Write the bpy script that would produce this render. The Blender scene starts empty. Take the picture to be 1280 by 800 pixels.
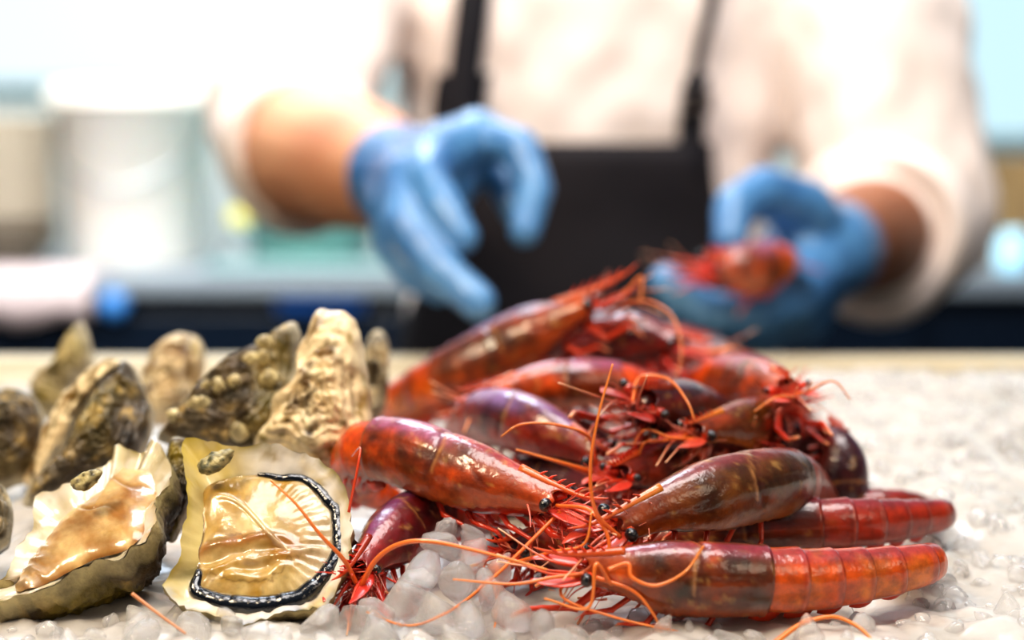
import bpy, bmesh, math, random
import numpy as np
from mathutils import Vector, noise, Matrix
random.seed(7); RNG = np.random.default_rng(7)
SC = bpy.context.scene; COL = SC.collection

# ------------------------------------------------------------------ camera
F = 1900.0; CAMZ = 0.15; PITCH = math.radians(6.0)
cd = bpy.data.cameras.new('camera'); cam = bpy.data.objects.new('camera', cd); COL.objects.link(cam)
cam.location = (0, 0, CAMZ); cam.rotation_euler = (math.radians(90) - PITCH, 0, 0)
cd.sensor_width = 36; cd.lens = F / 1280 * 36; cd.clip_start = 0.02; cd.clip_end = 50
cd.dof.use_dof = True; cd.dof.focus_distance = 0.515; cd.dof.aperture_fstop = 3.9
SC.camera = cam
CP, SP = math.cos(PITCH), math.sin(PITCH)
def ray(px, py):
    u = (px - 640) / F; v = (400 - py) / F
    return Vector((u, CP + v * SP, -SP + v * CP))
def P(px, py, Y):
    r = ray(px, py); return Vector((0, 0, CAMZ)) + r * (Y / r.y)

def lin(c):
    return tuple((x / 12.92 if x <= .04045 else ((x + .055) / 1.055) ** 2.4) for x in c)
def hx(h): return lin(tuple(int(h[i:i + 2], 16) / 255 for i in (0, 2, 4)))
def V3(a): return Vector(a)
def nz(v, s=1.0, o=0.0): return noise.noise(Vector((v[0] * s + o, v[1] * s - o, v[2] * s + 2 * o)))
def fbm(v, s, o=0.0, n=3):
    a = 0; k = 1; t = 0
    for i in range(n):
        a += nz(v, s * 2 ** i, o + i * 7.3) * k; t += k; k *= .55
    return a / t
def sstep(a, b, x):
    t = min(1, max(0, (x - a) / (b - a))); return t * t * (3 - 2 * t)
def mixc(a, b, t):
    t = min(1, max(0, t)); return tuple(a[i] * (1 - t) + b[i] * t for i in range(3))

# ------------------------------------------------------------------ materials
def mat(name, base=(.8, .8, .8), rough=.5, attr=False, coat=0, coatr=.1, sss=0, sssr=(.01, .005, .003), trans=0, ior=1.45,
        metal=0, bump=0, bscale=200, mottle=0, mscale=80, mcol=(0, 0, 0), emis=None, es=0, spec=.5, bdist=.001, sheen=0, voro=False, thin=0, coat_rough_noise=0):
    m = bpy.data.materials.new(name); m.use_nodes = True
    nt = m.node_tree; N = nt.nodes; L = nt.links; b = N['Principled BSDF']
    b.inputs['Base Color'].default_value = (*base, 1); b.inputs['Roughness'].default_value = rough
    b.inputs['Metallic'].default_value = metal; b.inputs['IOR'].default_value = ior
    b.inputs['Coat Weight'].default_value = coat; b.inputs['Coat Roughness'].default_value = coatr
    b.inputs['Specular IOR Level'].default_value = spec
    b.inputs['Transmission Weight'].default_value = trans
    b.inputs['Sheen Weight'].default_value = sheen
    if sss:
        b.inputs['Subsurface Weight'].default_value = sss; b.inputs['Subsurface Radius'].default_value = sssr
        b.inputs['Subsurface Scale'].default_value = 1.0
    tc = N.new('ShaderNodeTexCoord')
    src = None
    if attr:
        a = N.new('ShaderNodeAttribute'); a.attribute_name = 'Col'; src = a.outputs['Color']
    if mottle:
        n = N.new('ShaderNodeTexNoise'); n.inputs['Scale'].default_value = mscale; n.inputs['Detail'].default_value = 6
        n.inputs['Roughness'].default_value = .65
        L.new(tc.outputs['Object'], n.inputs['Vector'])
        r = N.new('ShaderNodeMapRange'); r.inputs[1].default_value = .38; r.inputs[2].default_value = .68
        r.inputs[3].default_value = 0; r.inputs[4].default_value = mottle
        L.new(n.outputs['Fac'], r.inputs[0])
        mx = N.new('ShaderNodeMix'); mx.data_type = 'RGBA'
        L.new(r.outputs[0], mx.inputs[0])
        if src: L.new(src, mx.inputs[6])
        else: mx.inputs[6].default_value = (*base, 1)
        mx.inputs[7].default_value = (*mcol, 1)
        src = mx.outputs[2]
    if src: L.new(src, b.inputs['Base Color'])
    if bump:
        if voro:
            n = N.new('ShaderNodeTexVoronoi'); n.inputs['Scale'].default_value = bscale; o = n.outputs['Distance']
        else:
            n = N.new('ShaderNodeTexNoise'); n.inputs['Scale'].default_value = bscale; n.inputs['Detail'].default_value = 5; o = n.outputs['Fac']
        L.new(tc.outputs['Object'], n.inputs['Vector'])
        bp = N.new('ShaderNodeBump'); bp.inputs['Strength'].default_value = bump; bp.inputs['Distance'].default_value = bdist
        L.new(o, bp.inputs['Height']); L.new(bp.outputs['Normal'], b.inputs['Normal'])
        if coat: L.new(bp.outputs['Normal'], b.inputs['Coat Normal'])
    if emis:
        b.inputs['Emission Color'].default_value = (*emis, 1); b.inputs['Emission Strength'].default_value = es
    return m

M = {}
M['prawn'] = mat('prawn_shell', attr=True, rough=.36, coat=.8, coatr=.09, sss=.08, sssr=(.006, .0015, .0008), bump=.38, bscale=330, bdist=.0008,
                 mottle=.6, mscale=190, mcol=hx('481404'))
M['prawn_part'] = mat('prawn_limb', attr=True, rough=.32, coat=.6, coatr=.15, sss=.15, sssr=(.004, .001, .0005))
M['eye'] = mat('prawn_eye', base=(.006, .005, .006), rough=.25, coat=1, coatr=.08, bump=.6, bscale=900, bdist=.0005)
M['shell_out'] = mat('oyster_shell_outer', attr=True, rough=.55, coat=.35, coatr=.25, bump=1.0, bscale=280, bdist=.0015, mottle=.55, mscale=120, mcol=hx('1c1102'))
M['shell_pale'] = mat('oyster_shell_pale', attr=True, rough=.45, coat=.4, coatr=.2, bump=.7, bscale=200, bdist=.0012, mottle=.5, mscale=70, mcol=hx('a87424'))
M['shell_in'] = mat('oyster_nacre', attr=True, rough=.25, coat=.8, coatr=.1, sss=.1, sssr=(.004, .003, .002), bump=.3, bscale=160, bdist=.0008)
M['meat'] = mat('oyster_meat', attr=True, rough=.3, coat=.75, coatr=.11, sss=.25, sssr=(.004, .0025, .0012), bump=.4, bscale=210, bdist=.0005, mottle=.6, mscale=75, mcol=hx('7a5414'))
M['mantle'] = mat('oyster_mantle_fringe', base=hx('07090f'), rough=.2, coat=1, coatr=.07, bump=.5, bscale=900, bdist=.0003)
M['ice'] = mat('ice_chunk', base=(1, .99, .97), rough=.06, trans=.84, ior=1.31, bump=.25, bscale=130, bdist=.001, coat=.4, coatr=.04)
_nt = M['ice'].node_tree; _tr = _nt.nodes.new('ShaderNodeBsdfTransparent'); _mx = _nt.nodes.new('ShaderNodeMixShader'); _mx.inputs[0].default_value = .26
_nt.links.new(_nt.nodes['Principled BSDF'].outputs[0], _mx.inputs[1]); _nt.links.new(_tr.outputs[0], _mx.inputs[2])
_nt.links.new(_mx.outputs[0], [n for n in _nt.nodes if n.type == 'OUTPUT_MATERIAL'][0].inputs['Surface'])
M['icebed'] = mat('ice_bed', base=hx('c6c1ba'), rough=.26, sss=.5, sssr=(.02, .02, .022), bump=.4, bscale=60, bdist=.0015, coat=.3, coatr=.18,
                  mottle=.5, mscale=24, mcol=hx('a1988c'))
M['glove'] = mat('blue_nitrile_glove', base=hx('5f95c4'), rough=.38, coat=.4, coatr=.25, bump=.5, bscale=55, bdist=.004, mottle=.8, mscale=16, mcol=hx('20528e'))  # light blue base with navy mottling paints the glove's shade into its colour
M['skin'] = mat('skin', attr=True, rough=.5, sss=.15, sssr=(.01, .004, .002), bump=.15, bscale=200)
M['shirt'] = mat('cream_cotton_shirt', base=hx('f1e4dc'), rough=.85, bump=.3, bscale=25, bdist=.006, sheen=.2)
M['apron'] = mat('black_apron', base=hx('17151b'), rough=.8, bump=.2, bscale=30, bdist=.004, mottle=.5, mscale=9, mcol=hx('241d22'))
M['strap'] = mat('apron_strap', base=hx('1a1a22'), rough=.7)
M['metal'] = mat('buckle_metal', base=hx('9a8f8a'), rough=.3, metal=1)
M['trouser'] = mat('dark_trousers', base=hx('14161c'), rough=.8)
M['hair'] = mat('dark_hair', base=hx('1d1512'), rough=.6, bump=.5, bscale=150)
M['shoe'] = mat('black_shoe', base=hx('0d0d0f'), rough=.4)
M['rim'] = mat('cream_tray_rim', base=hx('cfc3a8'), rough=.4, mottle=.4, mscale=14, mcol=hx('b7a888'))
M['steel'] = mat('steel', base=hx('b9c3c6'), rough=.3, metal=1)
M['cab'] = mat('dark_cabinet', base=hx('14202f'), rough=.25, coat=.5, coatr=.2)
M['top'] = mat('worktop', base=hx('8f9aa3'), rough=.35)

# ------------------------------------------------------------------ object helpers
def setp(o, label=None, cat=None, group=None, kind=None):
    if label: o['label'] = label
    if cat: o['category'] = cat
    if group: o['group'] = group
    if kind: o['kind'] = kind
    return o
def thing(name, loc, label, cat, group=None, kind=None):
    o = bpy.data.objects.new(name, None); COL.objects.link(o); o.location = loc; o.empty_display_size = .01
    return setp(o, label, cat, group, kind)
def rootloc(o):
    p = Vector((0, 0, 0))
    while o: p = p + o.location; o = o.parent
    return p
def mk(name, vs, fs, m, parent=None, cols=None, smooth=True, origin=None, label=None):
    """world-space vertices -> mesh object; child meshes sit at their thing's origin"""
    A = np.array([tuple(v) for v in vs], dtype=float)
    if parent is not None: off = np.array(rootloc(parent))
    elif origin is not None: off = np.array(origin)
    else: off = np.array([A[:, 0].mean(), A[:, 1].mean(), A[:, 2].min()])
    me = bpy.data.meshes.new(name); me.from_pydata((A - off).tolist(), [], [tuple(int(i) for i in f) for f in fs]); me.update()
    if smooth: me.polygons.foreach_set('use_smooth', [True] * len(me.polygons))
    if cols is not None:
        ca = me.color_attributes.new('Col', 'FLOAT_COLOR', 'POINT')
        c = np.ones((len(A), 4)); c[:, :3] = np.array(cols); ca.data.foreach_set('color', c.ravel())
    me.materials.append(m)
    o = bpy.data.objects.new(name, me); COL.objects.link(o)
    if parent is not None: o.parent = parent
    else: o.location = off
    if label: o['label'] = label
    return o
def catmull(pts, n):
    pts = [V3(p) for p in pts]
    if len(pts) == 2: return [pts[0].lerp(pts[1], i / (n - 1)) for i in range(n)]
    Q = [pts[0] * 2 - pts[1]] + pts + [pts[-1] * 2 - pts[-2]]
    out = []
    for i in range(len(pts) - 1):
        a, b, c, d = Q[i:i + 4]
        for k in range(24):
            t = k / 24
            out.append(.5 * ((2 * b) + (c - a) * t + (2 * a - 5 * b + 4 * c - d) * t * t + (3 * b - a - 3 * c + d) * t ** 3))
    out.append(pts[-1])
    L = [0]
    for i in range(1, len(out)): L.append(L[-1] + (out[i] - out[i - 1]).length)
    T = L[-1]; res = []; j = 0
    for i in range(n):
        s = T * i / (n - 1)
        while j < len(L) - 2 and L[j + 1] < s: j += 1
        f = (s - L[j]) / max(1e-9, L[j + 1] - L[j]); res.append(out[j].lerp(out[j + 1], min(1, f)))
    return res
def tangents(c):
    n = len(c); return [(c[min(n - 1, i + 1)] - c[max(0, i - 1)]).normalized() for i in range(n)]
def tube(pts, rad, n=24, seg=8, col=None, up=(0.13, 0.2, 1), flat=1.0, smooth_path=True):
    """returns verts, faces, cols of a capped tube; rad: float or function of t; col function of t"""
    c = catmull(pts, n) if smooth_path else [V3(p) for p in pts]
    n = len(c); T = tangents(c); U = V3(up); vs = []; fs = []; cs = []
    prev = None
    for i in range(n):
        if prev is None: S = T[i].cross(U)
        else: S = prev - T[i] * prev.dot(T[i])
        if S.length < 1e-4: S = T[i].cross(V3((1, .3, 0)))
        S.normalize(); prev = S; D = S.cross(T[i])
        t = i / (n - 1); r = rad(t) if callable(rad) else rad
        for k in range(seg):
            a = 2 * math.pi * k / seg
            vs.append(c[i] + S * (math.cos(a) * r) + D * (math.sin(a) * r * flat))
            cs.append(col(t) if callable(col) else (col or (1, 1, 1)))
    for i in range(n - 1):
        for k in range(seg):
            a = i * seg + k; b = i * seg + (k + 1) % seg
            fs.append((a, b, b + seg, a + seg))
    for e, i in ((0, 0), (1, n - 1)):
        vs.append(c[i]); cs.append(cs[i * seg]); q = len(vs) - 1
        for k in range(seg):
            a = i * seg + k; b = i * seg + (k + 1) % seg
            fs.append((q, b, a) if e == 0 else (q, a, b))
    return vs, fs, cs
def merge(parts):
    vs = []; fs = []; cs = []
    for v, f, c in parts:
        o = len(vs); vs += v; cs += c; fs += [tuple(i + o for i in q) for q in f]
    return vs, fs, cs
def ellipsoid(c, rx, ry, rz, ax=None, nu=20, nv=12, col=(1, 1, 1)):
    c = V3(c); X, Y, Z = ax or (V3((1, 0, 0)), V3((0, 1, 0)), V3((0, 0, 1)))
    vs = []; fs = []
    for j in range(1, nv):
        th = math.pi * j / nv
        for i in range(nu):
            a = 2 * math.pi * i / nu
            vs.append(c + X * (rx * math.sin(th) * math.cos(a)) + Y * (ry * math.sin(th) * math.sin(a)) + Z * (rz * math.cos(th)))
    for j in range(nv - 2):
        for i in range(nu):
            a = j * nu + i; b = j * nu + (i + 1) % nu; fs.append((a, a + nu, b + nu, b))
    vs.append(c + Z * rz); t = len(vs) - 1; vs.append(c - Z * rz); b_ = len(vs) - 1
    for i in range(nu):
        fs.append((t, i, (i + 1) % nu)); fs.append((b_, (nv - 2) * nu + (i + 1) % nu, (nv - 2) * nu + i))
    return vs, fs, [col] * len(vs)
def box(x0, x1, y0, y1, z0, z1):
    v = [V3((x, y, z)) for z in (z0, z1) for y in (y0, y1) for x in (x0, x1)]
    return v, [(0, 2, 3, 1), (4, 5, 7, 6), (0, 1, 5, 4), (2, 6, 7, 3), (0, 4, 6, 2), (1, 3, 7, 5)], [(1, 1, 1)] * 8
def mbox(name, b, m, parent=None, bevel=.002):
    o = mk(name, b[0], b[1], m, parent, smooth=False)
    if bevel:
        md = o.modifiers.new('bevel', 'BEVEL'); md.width = bevel; md.segments = 2
    return o
def remesh(vs, fs, voxel, smooth=6, fac=.5):
    """union overlapping closed pieces into one continuous surface"""
    me = bpy.data.meshes.new('tmp'); me.from_pydata([tuple(v) for v in vs], [], fs)
    o = bpy.data.objects.new('tmp', me); COL.objects.link(o)
    r = o.modifiers.new('r', 'REMESH'); r.mode = 'VOXEL'; r.voxel_size = voxel; r.adaptivity = 0
    s = o.modifiers.new('s', 'SMOOTH'); s.factor = fac; s.iterations = smooth
    dg = bpy.context.evaluated_depsgraph_get(); ev = o.evaluated_get(dg); em = ev.to_mesh()
    V = [v.co.copy() for v in em.vertices]; Fc = [tuple(p.vertices) for p in em.polygons]
    ev.to_mesh_clear(); bpy.data.objects.remove(o); bpy.data.meshes.remove(me)
    return V, Fc
def surf(vs, fs):
    """vertex normals"""
    N = [V3((0, 0, 0)) for _ in vs]
    for f in fs:
        n = (vs[f[1]] - vs[f[0]]).cross(vs[f[-1]] - vs[f[0]])
        for i in f: N[i] += n
    return [n.normalized() if n.length > 0 else V3((0, 0, 1)) for n in N]

# ------------------------------------------------------------------ PRAWNS
PAL = dict(
    orange=dict(ab=hx('e8600a'), band=hx('a02a04'), ca=hx('8a3a0c'), dark=hx('30200a'), dor=hx('94283a'), low=hx('b8500f'), limb=hx('d8400f')),
    red=dict(ab=hx('b4340a'), band=hx('701404'), ca=hx('6e2c0c'), dark=hx('30150c'), dor=hx('842a38'), low=hx('b04414'), limb=hx('c8330f')),
    vivid=dict(ab=hx('ee5a10'), band=hx('c43408'), ca=hx('9a3c0e'), dark=hx('55290f'), dor=hx('b43c48'), low=hx('d2662a'), limb=hx('d93c18')),
    purple=dict(ab=hx('a8300e'), band=hx('78180c'), ca=hx('7c2a2a'), dark=hx('3c2030'), dor=hx('8a5a90'), low=hx('b04a30'), limb=hx('c23826')),
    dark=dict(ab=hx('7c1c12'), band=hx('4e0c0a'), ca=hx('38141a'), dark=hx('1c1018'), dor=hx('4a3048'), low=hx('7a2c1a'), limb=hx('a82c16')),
    olive=dict(ab=hx('a83c10'), band=hx('6c200a'), ca=hx('74420f'), dark=hx('3a2409'), dor=hx('86363a'), low=hx('c47420'), limb=hx('c84a24')),
)
PAL['crimson'] = dict(ab=hx('b0200c'), band=hx('6c0e0a'), ca=hx('6e141a'), dark=hx('34101a'), dor=hx('7c4070'), low=hx('8a2412'), limb=hx('d02c10'))
def frame(c, T, dor, s):
    n = len(c); x = max(0, min(n - 1, s * (n - 1))); i = int(min(n - 2, math.floor(x))); f = x - i
    p = c[i].lerp(c[i + 1], f); t = T[i].lerp(T[i + 1], f).normalized()
    d = (dor - t * dor.dot(t)).normalized(); return p, t, d, t.cross(d).normalized()
def prawn(path, R, dorsal, label, pal='red', split=.5, legs=5, seed=1, seam=True, ants=(), antcol=None, fan=True, rostrum=1.0,
          hair=18, group='red prawns heaped on the ice', patches=(), limb_spread=1.0, squash=.86, name='red_prawn', eye=1.0, legdir=None, tp=.62):
    rs = random.Random(seed); pl = PAL[pal]; dor = V3(dorsal).normalized()
    W = [P(*p) if len(p) == 3 else V3(p) for p in path]
    c = catmull(W, 160); T = tangents(c)
    L = sum((c[i + 1] - c[i]).length for i in range(159))
    base = sum(c, V3((0, 0, 0))) / len(c); base.z = min(p.z for p in c) - R * .9
    root = thing(name, base, label, 'prawn', group)
    NS = 40
    # --- abdomen: six overlapping rings
    def ab_ring(q, extra=1.0):
        s = q * split; p, t, d, S = frame(c, T, dor, s)
        e = (1 - q) * 6; k = int(e); f = e - k
        r = R * (.24 + .76 * min(1, q * 1.08 + .05) ** tp) if q > .0 else R * .25
        r *= min(1, .35 + (q / .05) ** .5 * .65) if q < .05 else 1
        step = 1 + .055 * (f ** 2) - .03
        if f > .95 and k < 5: step = 1.025 - (f - .95) * .6
        return p, t, d, S, r * step * extra, k, f
    vs = []; fs = []; cs = []
    qs = []
    for k in range(6):
        for f in (0, .02, .06, .15, .3, .45, .6, .75, .86, .93, .965, .99): qs.append(1 - (k + f) / 6)
    qs = sorted(qs) ; qs = [0.001] + qs
    for q in qs:
        p, t, d, S, r, k, f = ab_ring(q)
        for j in range(NS):
            a = 2 * math.pi * j / NS; ca, sa = math.cos(a), math.sin(a)
            y = ca if ca > 0 else ca * .82; x = sa * squash
            pleura = 1 + .06 * math.exp(-((abs(math.atan2(sa, ca)) - 2.0) / .35) ** 2)
            bumpn = 1 + .012 * nz(p + d * y * R, 260, seed)
            v = p + (d * y * r + S * x * r * pleura) * bumpn
            vs.append(v)
            up = max(0, ca)
            n1 = fbm(v, 70, seed); n2 = nz(v, 220, seed + 3)
            col = mixc(pl['ab'], pl['band'], (.15 if pal in ('orange', 'vivid') else .4) + 1.3 * n1)
            if pal in ('orange', 'vivid'): col = mixc(col, hx('f58a14'), .6 * math.exp(-((ca + .05) / .45) ** 2) * sstep(-.2, .3, n1))
            col = mixc(col, pl['band'], (.85 if f > .8 or f < .05 else .25 * (1 - f)) * .8)
            if .86 < f < .985: col = mixc(col, hx('e88a70'), .22)  # paler pink highlight painted near each ring edge
            col = mixc(col, pl['dor'], sstep(.84, 1.0, up) * .7)
            col = mixc(col, pl['low'], sstep(.1, .8, -ca) * .5)
            col = mixc(col, hx('f0902c'), .35 * sstep(.1, .5, n1 + .3 * n2) * (1 if pal in ('orange', 'vivid') else .35))
            cs.append(col)
    n = len(qs)
    for i in range(n - 1):
        for j in range(NS):
            a = i * NS + j; b = i * NS + (j + 1) % NS; fs.append((a, b, b + NS, a + NS))
    fs.append(tuple(range(NS - 1, -1, -1))); fs.append(tuple((n - 1) * NS + j for j in range(NS)))
    mk('abdomen', vs, fs, M['prawn'], root, cs)
    # --- thorax core under the carapace
    def hd(g):
        rr = R * (1.0 + .07 * math.sin(math.pi * min(1, g * 1.2))) * (1 - .50 * sstep(.52, 1.04, g))
        s = split + (1 - split) * g; p, t, d, S = frame(c, T, dor, s)
        return p + d * (R * 1.0 - rr) * .42, t, d, S, rr
    vs = []; fs = []; cs = []; G = 16
    for i in range(G + 1):
        g = -.03 + 1.02 * i / G; p, t, d, S, rr = hd(max(0, g)); rr *= .9 * (1 if i < G else .5)
        for j in range(24):
            a = 2 * math.pi * j / 24
            v = p + d * math.cos(a) * rr * (1 if math.cos(a) > 0 else .95) + S * math.sin(a) * rr * squash * .92
            v += (d * math.cos(a) + S * math.sin(a)) * R * .08 * nz(v, 300, seed)
            vs.append(v); cs.append(mixc(pl['band'], hx('3a0806'), .5 + nz(v, 160)))
    for i in range(G):
        for j in range(24):
            a = i * 24 + j; b = i * 24 + (j + 1) % 24; fs.append((a, b, b + 24, a + 24))
    fs.append(tuple(G * 24 + j for j in range(24))); fs.append(tuple(range(23, -1, -1)))
    mk('thorax', vs, fs, M['prawn_part'], root, cs)
    # --- carapace
    vs = []; fs = []; cs = []; G = 56; NJ = 49
    for i in range(G + 1):
        g = i / G; p, t, d, S, rr = hd(g); rr *= 1.035 if g > .02 else 1.06
        amax = math.radians(132 - 24 * sstep(.35, .95, g)) 
        for j in range(NJ):
            u = -1 + 2 * j / (NJ - 1)
            edge = abs(u) ** 8
            am = amax * (1 + .05 * edge * (rs.random() - .5) + .015 * math.sin(i * 2.1) * edge)
            a = u * am; ca, sa = math.cos(a), math.sin(a)
            y = ca if ca > 0 else ca * .95
            r2 = rr * (1 + .02 * math.exp(-(ca - 1) ** 2 / .004))
            au = abs(u)
            gl = .36 + .22 * au - .25 * au * au          # cervical groove
            gr = math.exp(-((g - gl) / .018) ** 2) * (1 if au < .75 else 0)
            gl2 = .62 + .5 * (au - .45) ; gr2 = math.exp(-((g - gl2) / .015) ** 2) * (1 if .3 < au < .65 else 0)
            lat = math.exp(-((au - .40 - .06 * g) / .02) ** 2) * (1 if .05 < g < .5 else 0)
            # front margin leans forward at the top
            fwd = .0 + R * .30 * sstep(.75, 1, g) * (math.exp(-(au / .16) ** 2) * 1.2 + .5 * math.exp(-((au - .55) / .12) ** 2))
            v = p + d * y * r2 + S * sa * r2 * squash + t * fwd
            nn = (d * y + S * sa).normalized()
            v += nn * R * (-.05 * gr - .035 * gr2 - .03 * lat + -.0 + .026 * fbm(v, 90, seed, 3) + .008 * nz(v, 420, seed))
            vs.append(v)
            n1 = fbm(v, 85, seed * 1.7); n2 = fbm(v, 240, seed + 9)
            col = mixc(pl['ca'], pl['dark'], .5 + 2.0 * n1)
            col = mixc(col, pl['ab'], sstep(.05, .45, fbm(v, 60, seed + 21)) * .8)
            col = mixc(col, pl['ab'], sstep(.6, 1, g) * .5)
            col = mixc(col, pl['low'], sstep(.62, .95, au) * (.75 if pal != 'dark' else .4))
            col = mixc(col, pl['dor'], sstep(.20, .04, au) * .75)
            if pal == 'purple': col = mixc(col, hx('9a78ac'), sstep(.45, .2, au) * sstep(.6, .35, g) * .8)  # lilac sheen painted into the shield colour
            if pal == 'vivid': col = mixc(col, hx('a8587c'), sstep(.36, .16, au) * sstep(.5, .36, g) * .8)  # purplish highlight patch painted on the rear of the shield
            col = mixc(col, hx('3a0a08'), .55 * gr + .4 * gr2 + .3 * lat)
            col = mixc(col, hx('e0a060'), .5 * math.exp(-((g - gl - .025) / .01) ** 2) * (1 if au < .6 else 0))
            col = mixc(col, hx('c89a54'), .4 * sstep(.22, .4, n2))
            cs.append(col)
    for i in range(G):
        for j in range(NJ - 1):
            a = i * NJ + j; fs.append((a, a + 1, a + 1 + NJ, a + NJ))
    ca_o = mk('carapace', vs, fs, M['prawn'], root, cs)
    so = ca_o.modifiers.new('thick', 'SOLIDIFY'); so.thickness = .0004; so.offset = -1
    # --- rostrum with teeth
    p, t, d, S, rr = hd(1.0); tip0 = p + d * rr * 1.0
    p2, t2, d2, S2, rr2 = hd(.80); b0 = p2 + d2 * rr2 * .99
    RL = R * 1.5 * rostrum
    if rostrum > 0:
        rv, rf, rc = tube([b0, tip0 + t * R * .3 + d * R * .02, tip0 + t * RL * .65 + d * R * .05, tip0 + t * RL + d * R * .22],
                          lambda t_: R * .15 * (1 - t_) ** .8 + .00015, 20, 8, lambda t_: mixc(pl['low'], hx('e0582a'), t_))
        pk = [(rv, rf, rc)]
        for k in range(6):
            q = b0.lerp(tip0 + t * RL * .7, .25 + k * .13)
            pk.append(tube([q, q + d * R * .16 + t * R * .12, q + d * R * .26 + t * R * .26], lambda t_: R * .06 * (1 - t_) + .0001, 5, 5, pl['limb']))
        rv, rf, rc = merge(pk); mk('rostrum', rv, rf, M['prawn_part'], root, rc)
    # --- eyes on stalks
    pe, te, de, Se, re_ = hd(.97)
    for sg in (-1, 1):
        e0 = pe + Se * sg * re_ * .35 + de * re_ * .15; e1 = pe + Se * sg * (re_ * squash + R * .16) + de * re_ * .38 + te * R * .20
        st = mk('eye_stalk', *tube([e0, e1], R * .13, 5, 8)[:2], M['prawn_part'], root, [pl['limb']] * 42)
        if eye > 0: mk('eye', *ellipsoid(e1 + (e1 - e0).normalized() * R * .06, R * .20 * eye, R * .19 * eye, R * .17 * eye, (Se, de, te), 16, 12)[:2], M['eye'], st)
    # --- antennal scales and peduncles
    for sg in (-1, 1):
        b = pe + Se * sg * re_ * .5 + te * R * .1
        pts = [b, b + te * R * .6 + Se * sg * R * .22, b + te * R * 1.15 + Se * sg * R * .26, b + te * R * 1.6 + Se * sg * R * .16]
        mk('antennal_scale', *tube(pts, lambda t_: R * (.08 + .17 * math.sin(math.pi * min(1, t_ + .12)) ** .7) * (1 if t_ < .98 else .4), 14, 10, up=tuple(de), flat=.16)[:2],
           M['prawn_part'], root, [mixc(pl['limb'], hx('c8504c'), .35)] * (14 * 10 + 2))
    if ants is None: ants = []
    elif not ants:
        ants = []
        for k in range(2):
            b = pe + Se * (k * 2 - 1) * re_ * .35 + te * R * .5
            e = te * .5 + Se * rs.uniform(-.9, .9) + de * rs.uniform(-.2, .5)
            ants.append([b, b + te * R * .7 + e * R * .5, b + te * R * .9 + e * R * 1.4, b + te * R * .6 + e * R * 2.2 - V3((0, 0, R * rs.uniform(0, 1.2)))])
    for k, a in enumerate(ants):
        A = [P(*q) if isinstance(q, tuple) else q for q in a]
        w = .00085 * rs.uniform(.8, 1.2)
        cA = antcol or hx('e0601a')
        tv = tube(A, lambda t_: w * (1.05 - .65 * t_), max(30, len(A) * 12), 7, lambda t_: mixc(cA, hx('f09a48'), .15 + .5 * t_))
        mk('antenna', tv[0], tv[1], M['prawn_part'], root, tv[2])
    # antennules (short pairs)
    for k in range(3):
        b = pe + te * R * .3 + Se * rs.uniform(-.4, .4) * R
        e = te + Se * rs.uniform(-.8, .8) + de * rs.uniform(-.6, .7)
        tv = tube([b, b + te * R * .7 + e * R * .3, b + te * R * .8 + e * R * 1.5 + V3((0, 0, rs.uniform(-.5, .5) * R))], lambda t_: .00055 * (1 - .5 * t_) * (1 + .5 * (t_ < .3)), 16, 6,
                  lambda t_: mixc(pl['limb'], hx('f0b890'), t_ * t_))
        mk('antennule', tv[0], tv[1], M['prawn_part'], root, tv[2])
    # --- legs and maxillipeds
    for k in range(legs):
        for sg in (-1, 1):
            g = .25 + .68 * k / max(1, legs - 1) if legs > 1 else .6
            p, t, d, S, rr = hd(g)
            b = p - d * rr * .75 + S * sg * rr * .3
            sp = limb_spread; fw = .3 + 1.0 * g + rs.uniform(-.2, .3)
            dn = rs.uniform(.25, .7) * sp; ou = sg * rs.uniform(.1, .6) * sp
            l1, l2, l3 = R * rs.uniform(.6, .9), R * rs.uniform(.7, 1.1), R * rs.uniform(.5, .9)
            ld = V3(legdir) * R if legdir else V3((0, 0, 0))
            p1 = b - d * l1 * dn + S * ou * l1 + t * l1 * fw * .5 + ld * .4
            p2 = p1 + t * l2 * fw * .8 + S * ou * l2 * .3 - d * l2 * dn * rs.uniform(-.3, .6) + ld * .5
            p3 = p2 + t * l3 * fw * rs.uniform(.1, .8) - d * l3 * rs.uniform(-.2, .9) - S * ou * l3 * .4 + ld * .5
            wk = R * (.085 if k < legs - 1 else .12)
            def rad(t_, wk=wk):
                return wk * (1.05 - .62 * t_) * (1 + .22 * math.exp(-((t_ - .33) / .04) ** 2) + .22 * math.exp(-((t_ - .66) / .04) ** 2))
            tv = tube([b, p1.lerp(b, .04), p1.lerp(p2, .05), p2.lerp(p1, .05), p2.lerp(p3, .05), p3], rad, 26, 7,
                      lambda t_: mixc(pl['limb'], hx('e8a070'), .9 * sstep(.75, 1, t_)))
            mk('maxilliped' if k == legs - 1 else 'leg', tv[0], tv[1], M['prawn_part'], root, tv[2])
    # --- bristles round the mouth
    if hair:
        pk = []
        for k in range(hair):
            g = rs.uniform(.8, 1.0); p, t, d, S, rr = hd(g)
            b = p + S * rs.uniform(-.7, .7) * rr - d * rs.uniform(-.2, .9) * rr + t * rs.uniform(0, .6) * R
            e = (t * rs.uniform(.3, 1) + S * rs.uniform(-.8, .8) - d * rs.uniform(-.8, 1)).normalized() * R * rs.uniform(.5, 1.3)
            cc = mixc(pl['limb'], hx('f0a890'), rs.random() * .7); w = rs.uniform(.00018, .00045)
            pk.append(tube([b, b + e * .5 + d * R * rs.uniform(-.1, .1), b + e + S * R * rs.uniform(-.3, .3)], lambda t_, w=w: w * (1 - .6 * t_), 8, 5, cc))
        mk('bristles', *merge(pk)[:2], M['prawn_part'], root, merge(pk)[2])
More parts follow.
